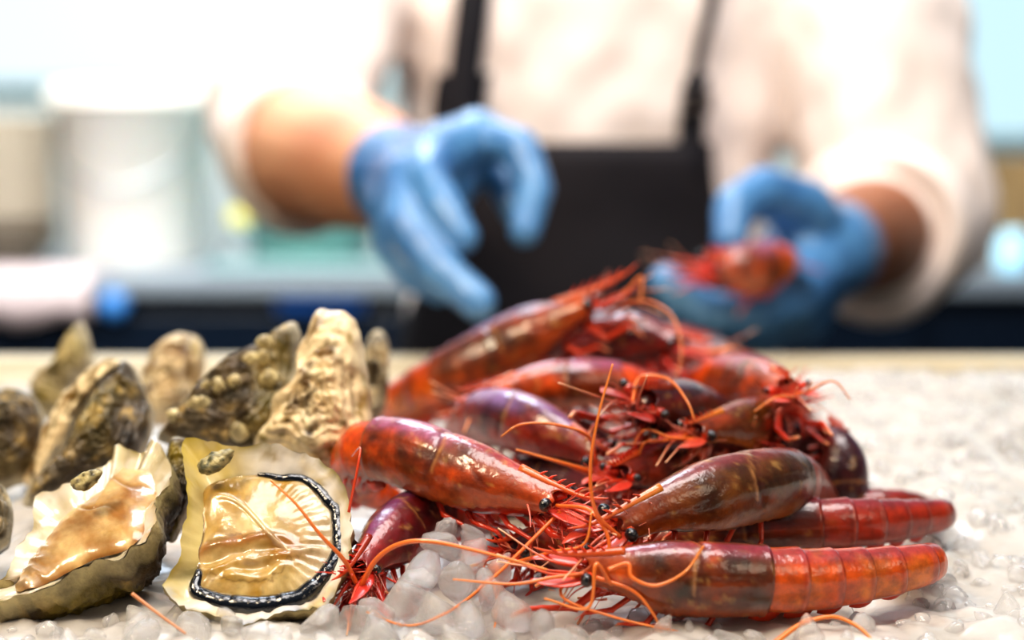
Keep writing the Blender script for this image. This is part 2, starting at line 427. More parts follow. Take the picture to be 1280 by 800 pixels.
    # --- tail fan
    if fan:
        p, t, d, S = frame(c, T, dor, 0.0)
        for k in (-2, -1, 0, 1, 2):
            b = p + t * R * .1 + S * k * R * .09
            e = (-t + S * k * .28 - d * .35).normalized()
            tv = tube([b, b + e * R * .7, b + e * R * 1.5], lambda t_: R * (.10 + .22 * math.sin(math.pi * min(1, t_ * .8 + .1))), 10, 10, up=tuple(d), flat=.14)
            mk('telson' if k == 0 else 'uropod', tv[0], tv[1], M['prawn_part'], root, [mixc(pl['band'], pl['ab'], .3 + .1 * k)] * len(tv[0]))
    # --- swimmerets tucked along the belly
    for k in range(5):
        for sg in (-1, 1):
            p, t, d, S, r, _, _ = ab_ring(.3 + k * .15)
            b = p - d * r * .62 + S * sg * r * .35
            tv = tube([b, b - d * r * .28 + t * r * .3, b - d * r * .3 + t * r * .9], lambda t_: r * (.08 + .12 * math.sin(math.pi * t_)), 8, 8, up=tuple(S), flat=.3)
            mk('swimmeret', tv[0], tv[1], M['prawn_part'], root, [pl['limb']] * len(tv[0]))
    return root

UP = (0, -.25, 1)
prawn([(1150, 698, .519), (1163, 704, .511), (1135, 711, .505), (1080, 720, .50), (1000, 727, .493), (900, 725, .488), (810, 722, .487), (735, 720, .487)],
      .0122, (0, -.45, 1), 'long orange-red prawn lying straight along the front edge of the heap, tail to the right', 'orange', split=.56, seed=3, tp=.45,
      legs=5, ants=[[(738, 716, .482), (690, 722, .478), (640, 730, .477), (566, 724, .478)],
                    [(745, 722, .48), (790, 738, .478), (815, 765, .477), (832, 800, .478)],
                    [(760, 712, .475), (785, 705, .474), (790, 722, .472), (820, 732, .471), (856, 715, .472), (880, 682, .474)]])
prawn([(1165, 640, .575), (1178, 644, .567), (1150, 649, .56), (1100, 654, .55), (1040, 657, .545), (950, 662, .545), (870, 672, .545), (800, 690, .545)],
      .0105, (0, -.3, 1), 'dark red prawn squeezed in second row between front prawn and the one above', 'red', split=.5, seed=5, tp=.45)
prawn([(1168, 634, .62), (1120, 632, .60), (1030, 638, .60), (950, 642, .60), (880, 650, .60)], .0082, UP,
      'slim red prawn mostly hidden behind the second row, only its back showing', 'red', split=.5, seed=6, hair=0, ants=None)
prawn([(1040, 640, .60), (1008, 612, .575), (965, 606, .54), (900, 618, .52), (835, 640, .508), (775, 668, .50)], .0128, (.1, -.3, 1),
      'plump red prawn with mottled brown head resting on top of the front prawns', 'olive', split=.42, seed=11,
      ants=[[(775, 672, .49), (745, 640, .485), (738, 585, .485), (748, 520, .487), (766, 455, .49)],
            [(770, 690, .487), (765, 730, .48), (745, 705, .476), (735, 760, .474), (680, 748, .474)]], hair=34)
prawn([(500, 632, .60), (448, 606, .585), (450, 572, .565), (500, 568, .548), (560, 588, .535), (630, 616, .522), (692, 640, .512)], .0127, (.12, -.15, 1),
      'bright orange-red prawn with a pink sheen on its head shield leaning on the heap beside the oysters', 'vivid', split=.46, seed=8,
      ants=[[(700, 640, .505), (650, 690, .495), (610, 728, .488), (560, 765, .482), (510, 782, .478), (458, 765, .478)],
            [(696, 632, .505), (740, 640, .49), (760, 690, .485), (700, 740, .48), (770, 772, .476), (900, 800, .476)]], hair=34)
prawn([(620, 655, .575), (570, 645, .56), (520, 652, .54), (484, 682, .522), (452, 722, .505)], .0112, (-.25, -.45, 1),
      'dark crimson prawn below the bright orange one, head pointing down to the front oyster', 'crimson', split=.40, seed=14, eye=.8,
      ants=[[(450, 735, .497), (470, 700, .492), (500, 680, .488), (540, 677, .484), (610, 692, .48), (684, 712, .478)],
            [(445, 728, .497), (430, 700, .492), (400, 668, .489), (370, 630, .489), (338, 600, .492)]], hair=150, legs=7, limb_spread=1.2, legdir=(-.1, -.35, .1))
prawn([(840, 690, .57), (780, 686, .56), (720, 684, .545), (670, 688, .53), (638, 696, .52)], .0098, UP,
      'deep red prawn head poking out left from under the heap above the ice', 'red', split=.4, seed=17, legs=6,
      ants=[[(625, 700, .51), (618, 730, .495), (622, 760, .485), (617, 790, .48)], [(640, 705, .51), (690, 690, .49), (730, 680, .485), (740, 640, .487)]], limb_spread=1.6, hair=30)
prawn([(520, 545, .77), (482, 528, .745), (500, 510, .72), (560, 478, .70), (630, 444, .695), (695, 414, .69), (745, 392, .685)], .0142, (-.3, 0, 1),
      'large shiny red prawn sloping up across the back of the heap, head highest', 'orange', split=.55, seed=21,
      ants=[[(755, 388, .68), (780, 368, .675), (802, 346, .67), (800, 380, .665)], [(760, 395, .68), (800, 375, .67), (840, 395, .66), (852, 440, .65), (845, 470, .645)]], rostrum=1.3)
prawn([(515, 480, .80), (540, 466, .79), (600, 440, .775), (660, 412, .77), (720, 395, .77)], .0108, (-.3, 0, 1),
      'blurred red prawn lying behind and parallel to the large sloping prawn', 'purple', split=.5, seed=22, hair=0, ants=None)
prawn([(850, 500, .68), (800, 488, .66), (740, 480, .65), (670, 486, .645), (618, 500, .64)], .0105, UP,
      'orange prawn in the middle of the heap with its head to the left', 'vivid', split=.45, seed=25, ants=[[(610, 505, .63), (590, 520, .62), (580, 540, .61)]])
prawn([(560, 560, .66), (590, 530, .64), (630, 525, .615), (680, 542, .595), (745, 578, .58)], .0120, (.2, -.6, 1),
      'prawn with a lilac sheen on its head shield in the middle of the heap', 'purple', split=.38, seed=27,
      ants=[[(745, 580, .56), (735, 545, .545), (690, 530, .54), (650, 531, .54), (626, 546, .54)], [(740, 590, .56), (700, 578, .55), (645, 562, .545)]], hair=30)
prawn([(930, 560, .68), (885, 540, .64), (842, 522, .605), (795, 516, .572)], .0155, (.5, -.3, 1),
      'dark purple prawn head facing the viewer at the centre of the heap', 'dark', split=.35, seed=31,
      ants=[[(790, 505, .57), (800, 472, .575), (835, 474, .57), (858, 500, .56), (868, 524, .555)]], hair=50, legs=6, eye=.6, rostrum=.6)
prawn([(1010, 525, .66), (960, 530, .62), (905, 542, .585), (868, 552, .57)], .0112, UP,
      'olive brown prawn head wedged behind the plump prawn right of centre', 'olive', split=.3, seed=33, hair=26, rostrum=.7)
prawn([(830, 490, .72), (880, 482, .69), (935, 484, .65), (985, 500, .60)], .0130, (-.2, .3, 1),
      'prawn with a tangle of pink mouthparts on the right shoulder of the heap', 'vivid', split=.45, seed=36, legs=7, hair=150, limb_spread=1.3, legdir=(.2, -.5, -.1), rostrum=.3, eye=.6)
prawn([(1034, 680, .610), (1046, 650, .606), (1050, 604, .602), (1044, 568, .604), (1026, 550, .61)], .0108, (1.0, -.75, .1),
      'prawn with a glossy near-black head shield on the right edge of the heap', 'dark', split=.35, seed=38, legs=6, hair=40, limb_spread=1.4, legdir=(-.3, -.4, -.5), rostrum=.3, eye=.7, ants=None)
prawn([(960, 505, .74), (905, 492, .73), (850, 492, .72), (800, 500, .71)], .0100, UP,
      'small orange prawn back showing behind the dark-headed prawn', 'vivid', split=.5, seed=41, hair=0, ants=None)
prawn([(640, 470, .81), (700, 440, .80), (770, 425, .79), (850, 440, .78)], .0150, UP,
      'deep red blurred prawn at the top of the heap under the sloping head', 'dark', split=.5, seed=43, legs=4, rostrum=.7)
prawn([(790, 470, .80), (840, 455, .80), (890, 452, .79), (930, 466, .78)], .0120, UP,
      'dark blurred prawn at the far right rear of the heap', 'dark', split=.5, seed=44, hair=0, rostrum=.3, ants=None)
prawn([(690, 455, .72), (740, 430, .71), (790, 425, .70), (840, 440, .69)], .0120, (0, .1, 1),
      'crimson prawn lying just below the sloping prawn head, antennae looping right', 'crimson', split=.45, seed=45, hair=20, rostrum=1)

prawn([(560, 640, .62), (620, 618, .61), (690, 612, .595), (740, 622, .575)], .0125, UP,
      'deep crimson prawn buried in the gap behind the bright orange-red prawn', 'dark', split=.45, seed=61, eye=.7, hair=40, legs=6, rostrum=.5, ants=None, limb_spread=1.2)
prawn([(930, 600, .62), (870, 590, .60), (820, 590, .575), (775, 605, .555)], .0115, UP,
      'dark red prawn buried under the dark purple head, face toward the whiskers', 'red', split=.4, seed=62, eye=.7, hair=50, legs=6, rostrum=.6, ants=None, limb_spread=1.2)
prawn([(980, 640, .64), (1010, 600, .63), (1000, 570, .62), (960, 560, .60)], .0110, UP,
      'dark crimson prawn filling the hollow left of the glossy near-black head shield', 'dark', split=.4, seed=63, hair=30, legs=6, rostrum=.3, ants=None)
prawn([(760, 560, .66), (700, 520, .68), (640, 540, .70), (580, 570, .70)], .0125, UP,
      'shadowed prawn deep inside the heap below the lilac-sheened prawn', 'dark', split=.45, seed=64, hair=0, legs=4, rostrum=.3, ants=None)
# prawn held in the glove
prawn([(990, 325, 1.0), (972, 330, .985), (940, 339, .965), (908, 342, .955), (890, 341, .95)], .0165, (0, -.3, 1),
      'bright red prawn held in the blue gloved palm of the fishmonger', 'vivid', split=.42, seed=50, hair=0, legs=2, rostrum=.3, group=None, limb_spread=.3, ants=None)

# loose feelers on the ice
def strand(pts, w, label, col=hx('e0641c')):
    tv = tube([P(*p) for p in pts], lambda t: w * (1.1 - .5 * t), 40, 7, col)
    o = mk('prawn_feeler', tv[0], tv[1], M['prawn_part'], None, tv[2]); setp(o, label, 'feeler')
strand([(968, 804, .468), (1000, 781, .474), (1040, 771, .477), (1072, 783, .474), (1092, 802, .468)], .0009, 'curved orange feeler arching over the ice below the front prawn', hx('dd7a20'))
strand([(165, 742, .475), (195, 765, .472), (232, 792, .468)], .0006, 'faint orange feeler lying on the ice between the two front oysters', hx('c88048'))
strand([(436, 640, .50), (446, 590, .50), (450, 560, .505), (440, 570, .52)], .0005, 'thin red feeler standing up beside the rim of the front oyster', hx('d84a24'))

# ------------------------------------------------------------------ OYSTERS
def plane_hit(px, py, p0, N):
    r = ray(px, py); o = Vector((0, 0, CAMZ)); return o + r * ((p0 - o).dot(N) / r.dot(N))
def closed_poly(px, n):
    pts = [Vector((x, y, 0)) for x, y in px]; pts = pts + pts[:1]
    Q = [pts[-2]] + pts + [pts[1]]; out = []
    for i in range(len(pts) - 1):
        a, b, c, d = Q[i:i + 4]
        for k in range(16):
            t = k / 16; out.append(.5 * ((2 * b) + (c - a) * t + (2 * a - 5 * b + 4 * c - d) * t * t + (3 * b - a - 3 * c + d) * t ** 3))
    out.append(out[0]); L = [0]
    for i in range(1, len(out)): L.append(L[-1] + (out[i] - out[i - 1]).length)
    T = L[-1]; res = []; j = 0
    for i in range(n):
        s = T * i / n
        while j < len(L) - 2 and L[j + 1] < s: j += 1
        f = (s - L[j]) / max(1e-9, L[j + 1] - L[j]); v = out[j].lerp(out[j + 1], f); res.append((v.x, v.y))
    return res
OUTC = [hx('62491c'), hx('30230c'), hx('b08f48'), hx('140f06')]
def shellcol(v, seed, light=0.0, green=.4):
    a = fbm(v, 60, seed); b = fbm(v, 150, seed + 4); c_ = nz(v, 35, seed + 8)
    col = mixc(OUTC[0], OUTC[1], .62 + 2.2 * a); col = mixc(col, OUTC[2], sstep(.05, .4, b)); col = mixc(col, OUTC[3], sstep(.0, .45, -a + .2 * b))
    col = mixc(col, hx('a08c10'), green * sstep(-.05, .3, c_)); col = mixc(col, hx('f0dcb0'), light * sstep(-.4, .15, b + .6 * a))
    return col
def open_oyster(name, outline, cpx, Y, N, din, dout, label, seed, meat_px=None, mc=None, rimcol=hx('efe6d0'), rimw=.86, group='open oysters at the front of the display', meat_fn=None, lift=0.3, fringe=None, wav=.0012, outer_light=0.0, yellow=0):
    N = V3(N).normalized(); p0 = P(cpx[0], cpx[1], Y); NT = 128
    O = [plane_hit(x, y, p0, N) for x, y in closed_poly(outline, NT)]
    C = plane_hit(cpx[0], cpx[1], p0, N)
    base = C - N * dout; root = thing(name, base, label, 'oyster', group)
    zero = V3((0, 0, 0))
    def rim(i, o=0):
        v = O[i]; return N * (wav * 1.6 * nz(v, 120, seed) + wav * nz(v, 300, seed + 2))
    # inner valve surface
    vs = []; fs = []; cs = []; NR = 26
    for k in range(NR + 1):
        r = k / NR
        for i in range(NT):
            d = O[i] - C; jag = 1 + (.030 * nz(O[i], 300, seed) + .02 * nz(O[i], 800, seed)) * r ** 6
            v = C + d * r * jag + rim(i) * r ** 4 - N * din * (1 - r ** 3.2) + N * .0008 * nz(C + d * r, 180, seed) 
            vs.append(v)
            col = mixc(rimcol, hx('e6dccb'), .35 + 1.4 * fbm(v, 90, seed))
            col = mixc(col, hx('8c7434'), .6 * sstep(.15, .45, fbm(v, 140, seed + 31)))
            col = mixc(col, hx('c9ac5e'), sstep(.05, .35, fbm(v, 55, seed + 5)) * .7)
            col = mixc(col, hx('8a7a3a'), sstep(.93, 1.0, r) * sstep(-.1, .3, nz(v, 70, seed + 6)) * .9)
            if yellow:
                rel = (O[i] - C).normalized(); col = mixc(col, hx('c9b04a'), .75 * sstep(.25, .8, -rel.x + .35 * rel.z) * sstep(.4, .8, r))
                col = mixc(col, hx('9fb0cc'), .45 * sstep(.1, .4, nz(v, 110, 77)) * sstep(0, .7, -rel.z))
            cs.append(col)
    for k in range(NR):
        for i in range(NT):
            a = k * NT + i; b = k * NT + (i + 1) % NT; fs.append((a, b, b + NT, a + NT))
    mk('inner_shell', vs, fs, M['shell_in'], root, cs)
    # outer valve: layered, flaky
    vs = []; fs = []; cs = []; NR = 34
    for k in range(NR + 1):
        r = 1 - k / NR
        for i in range(NT):
            d = O[i] - C; fl = (k * .35 + 2 * nz(O[i], 60, seed)) % 1.0
            prof = math.sqrt(max(0, 1 - r ** 2.2))
            jag = 1 + (.030 * nz(O[i], 300, seed) + .02 * nz(O[i], 800, seed)) * r ** 6
            v = C + d * r * jag * (1 + .05 * math.sin(math.pi * min(1, (1 - r) * 5)) ) + rim(i) * r ** 3 - N * (dout * prof)
            nn = (d.normalized() * r - N * (1.05 - r)).normalized()
            amp = .0042 * min(1, (1 - r) * 9)
            v += nn * amp * (fbm(v, 75, seed, 4) * 1.3 + .5 * fl - .2 + .22 * nz(v, 420, seed))
            if k == 0: v = C + d * jag + rim(i) - N * .0002
            vs.append(v); cs.append(mixc(shellcol(v, seed, outer_light), hx('d9c68e'), .8 * (1 - sstep(0, .06, 1 - r))))
    for k in range(NR):
        for i in range(NT):
            a = k * NT + i; b = k * NT + (i + 1) % NT; fs.append((a, a + NT, b + NT, b))
    mk('outer_shell', vs, fs, M['shell_out'], root, cs)
    # meat
    if meat_px:
        NM = 160
        mo = [plane_hit(x, y, p0, N) for x, y in closed_poly(meat_px, NM)]; mpx = closed_poly(meat_px, NM)
        cx = sum(p[0] for p in mpx) / NM; cy = sum(p[1] for p in mpx) / NM; MC = plane_hit(cx, cy, p0, N)
        vs = []; fs = []; cs = []; NR = 70
        for k in range(NR + 1):
            r = k / NR
            for i in range(NM):
                x = cx + (mpx[i][0] - cx) * r; y = cy + (mpx[i][1] - cy) * r
                h, col = meat_fn(x, y, r, i / NM)
                v = MC + (mo[i] - MC) * r + N * (-din * lift + h - .0014 * r ** 10)
                vs.append(v); cs.append(col)
        for k in range(NR):
            for i in range(NM):
                a = k * NM + i; b = k * NM + (i + 1) % NM; fs.append((a, b, b + NM, a + NM))
        mt = mk('oyster_meat', vs, fs, M['meat'], root, cs)
        if fringe:
            for (a0, a1, w) in fringe:
                idx = [int(a0 * NM) + q for q in range(int((a1 - a0) * NM))]
                pts = [MC + (mo[q % NM] - MC) * 1.0 + N * (-din * lift - .0008) for q in idx]
                n = len(pts) * 3
                pp = catmull(pts, n)
                for q in range(n): pp[q] = pp[q] + N * .0003 * nz(pp[q], 400, 1) + (pp[q] - MC).normalized() * .0007 * nz(pp[q], 200, 2)
                tv = tube(pp, lambda t: w * (.75 + .55 * sstep(.3, .9, t)) * (math.sin(math.pi * min(1, max(0, t))) ** .35 + .05), n, 12, up=tuple(N), flat=.8, smooth_path=False)
                mk('mantle_fringe', tv[0], tv[1], M['mantle'], mt, None)
    return root, p0, N

def Z1(pts): return [(190 + x / 2.857, 520 + y / 2.857) for x, y in pts]
def Z2(pts): return [(x / 2.857, 520 + y / 2.857) for x, y in pts]
def m1(x, y, r, a):
    # x,y in frame pixels; used only to lay out the real relief of the meat
    X = (x - 190) * 2.857; Yy = (y - 520) * 2.857
    dx = (X - 330) / 165; dy = (Yy - 490) / 75; q = math.hypot(dx, dy * (1 + .15 * dx))
    v = (x * .01, y * .01, 0)
    n = fbm(v, 3.0, 3, 4); n2 = fbm(v, 9, 5, 3)
    col = mixc(hx('d6bc80'), hx('ab8228'), .45 + 1.6 * n)
    col = mixc(col, hx('dccdb0'), sstep(.3, .9, (X - 420) / 200) * .75)
    col = mixc(col, hx('d9a83a'), math.exp(-(((X - 240) / 90) ** 2 + ((Yy - 250) / 60) ** 2)) * .8)
    hn = fbm(v, 1.6, 4, 2); h = .0022 * (1 - r ** 2) + .0011 * hn + .00006 * n2
    # gill fan lines
    ang = math.atan2(Yy - 420, X - 330); rad_ = math.hypot(X - 330, Yy - 420)
    lines = math.sin(ang * 46 + 2 * n2) * sstep(170, 250, rad_) * sstep(.98, .85, r)
    h += .00022 * lines; col = mixc(col, hx('a8936a'), .30 * max(0, lines))
    # soft folded belly pool
    wob = .16 * math.sin(3 * math.atan2(dy, dx) + 1) + .35 * hn + .05 * n2; q2 = q + wob
    ring = math.exp(-((q2 - 1) / .20) ** 2)
    h += .0006 * ring - .0008 * sstep(1.1, .6, q2) + .0007 * sstep(.5, .0, q2) + .0006 * math.sin(dy * 8 + 3 * dx + 3 * hn) * sstep(1.3, .6, q)
    col = mixc(col, hx('9a5612'), .85 * math.exp(-((q2 - .95) / .30) ** 2) * sstep(.6, -.6, dy))
    col = mixc(col, hx('c9a878'), .7 * sstep(.7, .3, q2))
    col = mixc(col, hx('5a3c12'), .6 * math.exp(-((q2 - 1.2 + .3 * n2) / .05) ** 2))
    st = math.sin((X + Yy * .6) * .04 + 4 * hn); h += .00016 * st; col = mixc(col, hx('8f7638'), .35 * sstep(.4, 1, st))
    fold = math.exp(-((Yy - (330 + 40 * math.sin(X / 60) + (X - 300) * .5)) / 10) ** 2) * sstep(180, 260, X)
    h += .0007 * fold; col = mixc(col, hx('f2e8c8'), .4 * fold)
    col = mixc(col, hx('15130f'), .9 * sstep(.93, .985, r) * (1 if a < .82 else .3))
    col = mixc(col, hx('7c7450'), .35 * sstep(.2, .5, n2))
    return h, col
open_oyster('open_oyster', Z1([(110, 95), (200, 85), (300, 105), (400, 98), (500, 120), (600, 150), (665, 215), (700, 290), (714, 400), (708, 480), (690, 560), (655, 630), (600, 685), (520, 690), (430, 700), (350, 742), (290, 738), (230, 708), (150, 702), (90, 660), (40, 610), (62, 560), (102, 500), (100, 440), (125, 330), (118, 200)]),
            (325, 665), .505, (0.02, -.74, .66), .010, .019,
            'opened oyster with round pale shell and black-edged meat, front centre beside the prawns', 4,
            Z1([(370, 182), (450, 195), (540, 203), (600, 250), (648, 310), (664, 400), (652, 480), (605, 560), (520, 625), (400, 652), (300, 652), (210, 632), (150, 596), (158, 540), (150, 480), (172, 400), (168, 300), (185, 225), (280, 190)]),
            meat_fn=m1, lift=.42, fringe=[(.0, .71, .0029)], wav=.0020, rimcol=hx('dcd4c6'), yellow=1)
def m2(x, y, r, a):
    X = x * 2.857; Yy = (y - 520) * 2.857; v = (x * .01, y * .01, 1)
    n = fbm(v, 3.0, 13, 4); n2 = fbm(v, 9, 15, 3)
    col = mixc(hx('d8b478'), hx('a06a24'), .40 + 1.8 * n)
    h = .0028 * (1 - r ** 2.5) + .0012 * fbm(v, 1.8, 14, 2) + .0002 * n + .00006 * n2
    for (cx, cy, w, k) in ((330, 325, 60, .3), (470, 240, 80, .5)):
        l = math.exp(-((Yy - (cy + (X - cx) * k * .5 + 10 * math.sin(X / 22))) / 5) ** 2) * math.exp(-((X - cx) / w) ** 2)
        h -= .0007 * l; col = mixc(col, hx('7c4f1c'), .7 * l)
    tip = sstep(230, 60, X)
    lines = math.sin((X * .35 - Yy) * .12 + 3 * n2)
    col = mixc(col, hx('47565e'), tip * .6 * max(0, lines)); col = mixc(col, hx('dfe3e6'), tip * .4 * max(0, -lines)); h += tip * .0005 * lines
    col = mixc(col, hx('8a5a2a'), .8 * sstep(.92, .99, r) * sstep(-.3, .2, n + .1))
    return h, col
o2 = Z2([(555, 85), (600, 160), (605, 230), (558, 290), (562, 380), (520, 432), (450, 482), (340, 522), (260, 560), (180, 602), (90, 638), (0, 672), (-60, 680), (-60, 620), (20, 570), (60, 480), (112, 400), (130, 300), (220, 268), (300, 220), (390, 150), (420, 105), (500, 130)])
open_oyster('open_oyster', o2, (100, 655), .515, (-.30, -.42, .86), .007, .027,
            'opened oyster with long pointed shell and creamy meat, at the bottom left corner', 9,
            Z2([(530, 170), (545, 240), (520, 300), (500, 390), (430, 450), (330, 480), (240, 520), (150, 570), (60, 600), (40, 580), (90, 490), (150, 410), (220, 330), (300, 270), (380, 215), (430, 150), (480, 160)]),
            meat_fn=m2, lift=.35, wav=.0018, rimcol=hx('c6b68e'))

def rough_shell(outline, cpx, Y, N, bulge, label, seed, light=.3, green=.4, barn=0, thick=.010, inner=None, ridge=None, group='unopened and half shells stacked behind', name='oyster_shell', bumpy=1.0):
    N = V3(N).normalized(); p0 = P(cpx[0], cpx[1], Y); NT = 112
    O = [plane_hit(x, y, p0, N) for x, y in closed_poly(outline, NT)]; C = plane_hit(cpx[0], cpx[1], p0, N)
    root = thing(name, C - N * thick, label, 'oyster', group)
    def face(sign, dep, nm, material, colf):
        vs = []; fs = []; cs = []; NR = 40
        for k in range(NR + 1):
            r = k / NR
            for i in range(NT):
                d = O[i] - C; jag = 1 + .03 * nz(O[i], 240, seed) * r ** 4
                w = N * (.003 * nz(O[i], 60, seed) + .0016 * nz(O[i], 200, seed)) * r ** 2
                prof = max(0, 1 - r ** 2.4) ** .7
                lay = ((r * 7 + 1.4 * nz(O[i], 50, seed)) % 1.0)
                v = C + d * r * jag + w + N * sign * dep * prof
                amp = bumpy * .0042 * (1 - r ** 6)
                v += N * sign * amp * (fbm(v, 80, seed, 4) * 1.6 + .5 * lay) + d.normalized() * .002 * nz(v, 140, seed + 2) * (1 - r ** 6) * (r > .05)
                vs.append(v); cs.append(colf(v, r, i))
        for k in range(NR):
            for i in range(NT):
                a = k * NT + i; b = k * NT + (i + 1) % NT
                fs.append((a, b, b + NT, a + NT) if sign > 0 else (a, a + NT, b + NT, b))
        return mk(nm, vs, fs, material, root, cs)
    def c1(v, r, i):
        return mixc(shellcol(v, seed, light, green), hx('e8dcbc'), .65 * sstep(.86, .99, r))
    def c2(v, r, i): return mixc(inner, hx('c8b48a'), .5 + fbm(v, 70, seed))
    face(1, bulge, 'upper_valve', M['shell_pale'] if light > .7 else M['shell_out'], c1)
    face(-1, thick, 'lower_valve', M['shell_out'], c1 if inner is None else c2)
    rs = random.Random(seed)
    for b in range(barn):
        r = rs.uniform(.1, .8); i = rs.randrange(NT)
        p = C + (O[i] - C) * r + N * (bulge * max(0, 1 - r ** 2.4) ** .7 + .0015)
        R_ = rs.uniform(.0016, .0034); D = (N + V3((rs.uniform(-.5, .5), rs.uniform(-.5, .2), rs.uniform(-.2, .5)))).normalized()
        pts = [p - D * R_, p, p + D * R_ * .8, p + D * R_ * 1.1, p + D * R_ * .6]
        rr = [1.2, 1.15, .8, .5, .22]
        tv = tube(pts, lambda t: R_ * np.interp(t, [0, .25, .5, .75, 1], rr), 14, 12, lambda t: mixc(hx('e2d09a'), hx('8a7040'), sstep(.6, 1, t)))
        mk('barnacle', tv[0], tv[1], M['shell_out'], root, tv[2])
    return root
# tall pale shell behind the front oyster
rough_shell([(412, 388), (440, 396), (452, 420), (460, 470), (465, 520), (462, 560), (440, 585), (400, 590), (350, 575), (318, 556), (335, 530), (345, 495), (372, 470), (372, 440), (385, 415), (398, 392)],
            (400, 500), .585, (-.15, -.9, .35), .012, 'tall pale oyster shell standing upright with yellow-green streaks, nearest the prawns', 31, light=1.0, green=.45, bumpy=.8)
rough_shell([(372, 404), (376, 430), (374, 470), (360, 520), (345, 560), (300, 568), (240, 560), (205, 552), (196, 545), (222, 520), (240, 492), (275, 462), (300, 440), (335, 430), (355, 410)],
            (300, 510), .60, (-.15, -.8, .55), .014, 'dark brown oyster shell crusted with round barnacles, behind the front oyster', 33, light=.12, green=.25, barn=16)
rough_shell([(160, 452), (178, 480), (192, 520), (185, 560), (160, 590), (110, 605), (60, 625), (30, 635), (35, 610), (70, 580), (95, 530), (110, 500), (130, 470)],
            (125, 560), .60, (.25, -.75, .6), .016, 'dark green-brown oyster shell with a pale rim, behind the bottom left oyster', 35, light=.08, green=.3)
rough_shell([(150, 455), (125, 470), (105, 500), (88, 540), (60, 585), (40, 610), (30, 590), (50, 545), (72, 500), (100, 470), (135, 448)],
            (88, 530), .615, (-.6, -.7, .4), .004, 'thin peach-cream shell edge tucked along the dark green-brown oyster', 36, light=1.0, green=.1, thick=.004, bumpy=.3)
rough_shell([(228, 418), (252, 428), (256, 460), (245, 505), (225, 530), (190, 530), (172, 500), (180, 460), (200, 428)],
            (215, 475), .70, (.1, -.9, .4), .016, 'blurred yellowish knobbly oyster shell standing between the dark shells', 37, light=.75, green=.5)
rough_shell([(105, 404), (114, 425), (118, 460), (110, 500), (85, 525), (50, 520), (42, 490), (62, 465), (85, 440), (95, 415)],
            (85, 475), .72, (-.1, -.9, .4), .015, 'pointed brown and ochre oyster shell, furthest back on the left', 39, light=.3, green=.6)
rough_shell([(15, 488), (45, 500), (56, 530), (52, 570), (35, 600), (-10, 610), (-30, 560), (-25, 510)],
            (15, 548), .63, (.1, -.8, .55), .016, 'dark oyster shell cut by the left edge of the picture, middle height', 41, light=.05, green=.1)
rough_shell([(470, 412), (485, 425), (486, 460), (484, 500), (470, 530), (445, 530), (448, 480), (455, 435)],
            (467, 475), .68, (.1, -.95, .3), .010, 'slim brown shell with a white tip behind the tall pale shell', 43, light=.55, green=.3)
rough_shell([(0, 606), (12, 622), (17, 650), (8, 680), (-25, 690), (-40, 650), (-25, 612)],
            (-8, 650), .535, (.1, -.75, .6), .010, 'sliver of grey-brown oyster shell at the left edge beside the pointed open oyster', 45, light=.3, green=.2)
rough_shell([(215, 545), (245, 560), (250, 600), (235, 640), (215, 680), (200, 650), (205, 590)],
            (224, 610), .545, (.1, -.8, .55), .008, 'olive-green mossy shell wedged between the two open front oysters', 47, light=.1, green=.9)
# hinge scar pieces lying on the front oysters
def pebble(px, py, Y, r, label, col, seed):
    vs, fs, cs = ellipsoid(P(px, py, Y), r * 1.5, r, r * .8, (V3((.85, 0, .5)), V3((0, 1, 0)), V3((-.5, 0, .85))), 28, 18)
    vs = [v + (v - P(px, py, Y)) * .5 * fbm(v, 300, seed) for v in vs]
    cs = [mixc(col, hx('c8b880'), .5 + 2 * nz(v, 500, seed)) for v in vs]
    setp(mk('shell_fragment', vs, fs, M['shell_out'], None, cs), label, 'shell fragment')
pebble(108, 600, .512, .0036, 'small dark oval shell fragment on the rim of the bottom left oyster', hx('3c3418'), 3)
pebble(268, 578, .518, .0042, 'grey-green shell fragment at the hinge of the front centre oyster', hx('5a5a40'), 5)

# ------------------------------------------------------------------ ICE
def bedz(x, y):
    z = -.004 + .022 * sstep(.55, .86, y) + .010 * sstep(.06, .2, x) * sstep(.48, .62, y)
    z += .022 * math.exp(-(((x - .03) / .06) ** 2 + ((y - .68) / .09) ** 2))
    z += .012 * math.exp(-(((x + .16) / .07) ** 2 + ((y - .62) / .08) ** 2))
    v = Vector((x, y, 0)); z += .0045 * noise.noise(v * 30) + .0018 * noise.noise(v * 90) + .0006 * noise.noise(v * 260)
    dd, pp = noise.voronoi(v * 45 + noise.noise_vector(v * 30) * .4); z += .0045 * min(.30, dd[1] - dd[0]) 
    return z
nx, ny = 340, 260; vs = []; fs = []
for j in range(ny):
    y = .36 + (.872 - .36) * (j / (ny - 1)) ** 1.15
    for i in range(nx):
        x = -.42 + .84 * i / (nx - 1); vs.append(V3((x, y, bedz(x, y))))
for j in range(ny - 1):
    for i in range(nx - 1):
        a = j * nx + i; fs.append((a, a + 1, a + nx + 1, a + nx))
o = mk('crushed_ice', vs, fs, M['icebed'], None, origin=(0, .6, 0)); setp(o, 'bed of crushed ice filling the display tray under the seafood', 'ice', kind='stuff')

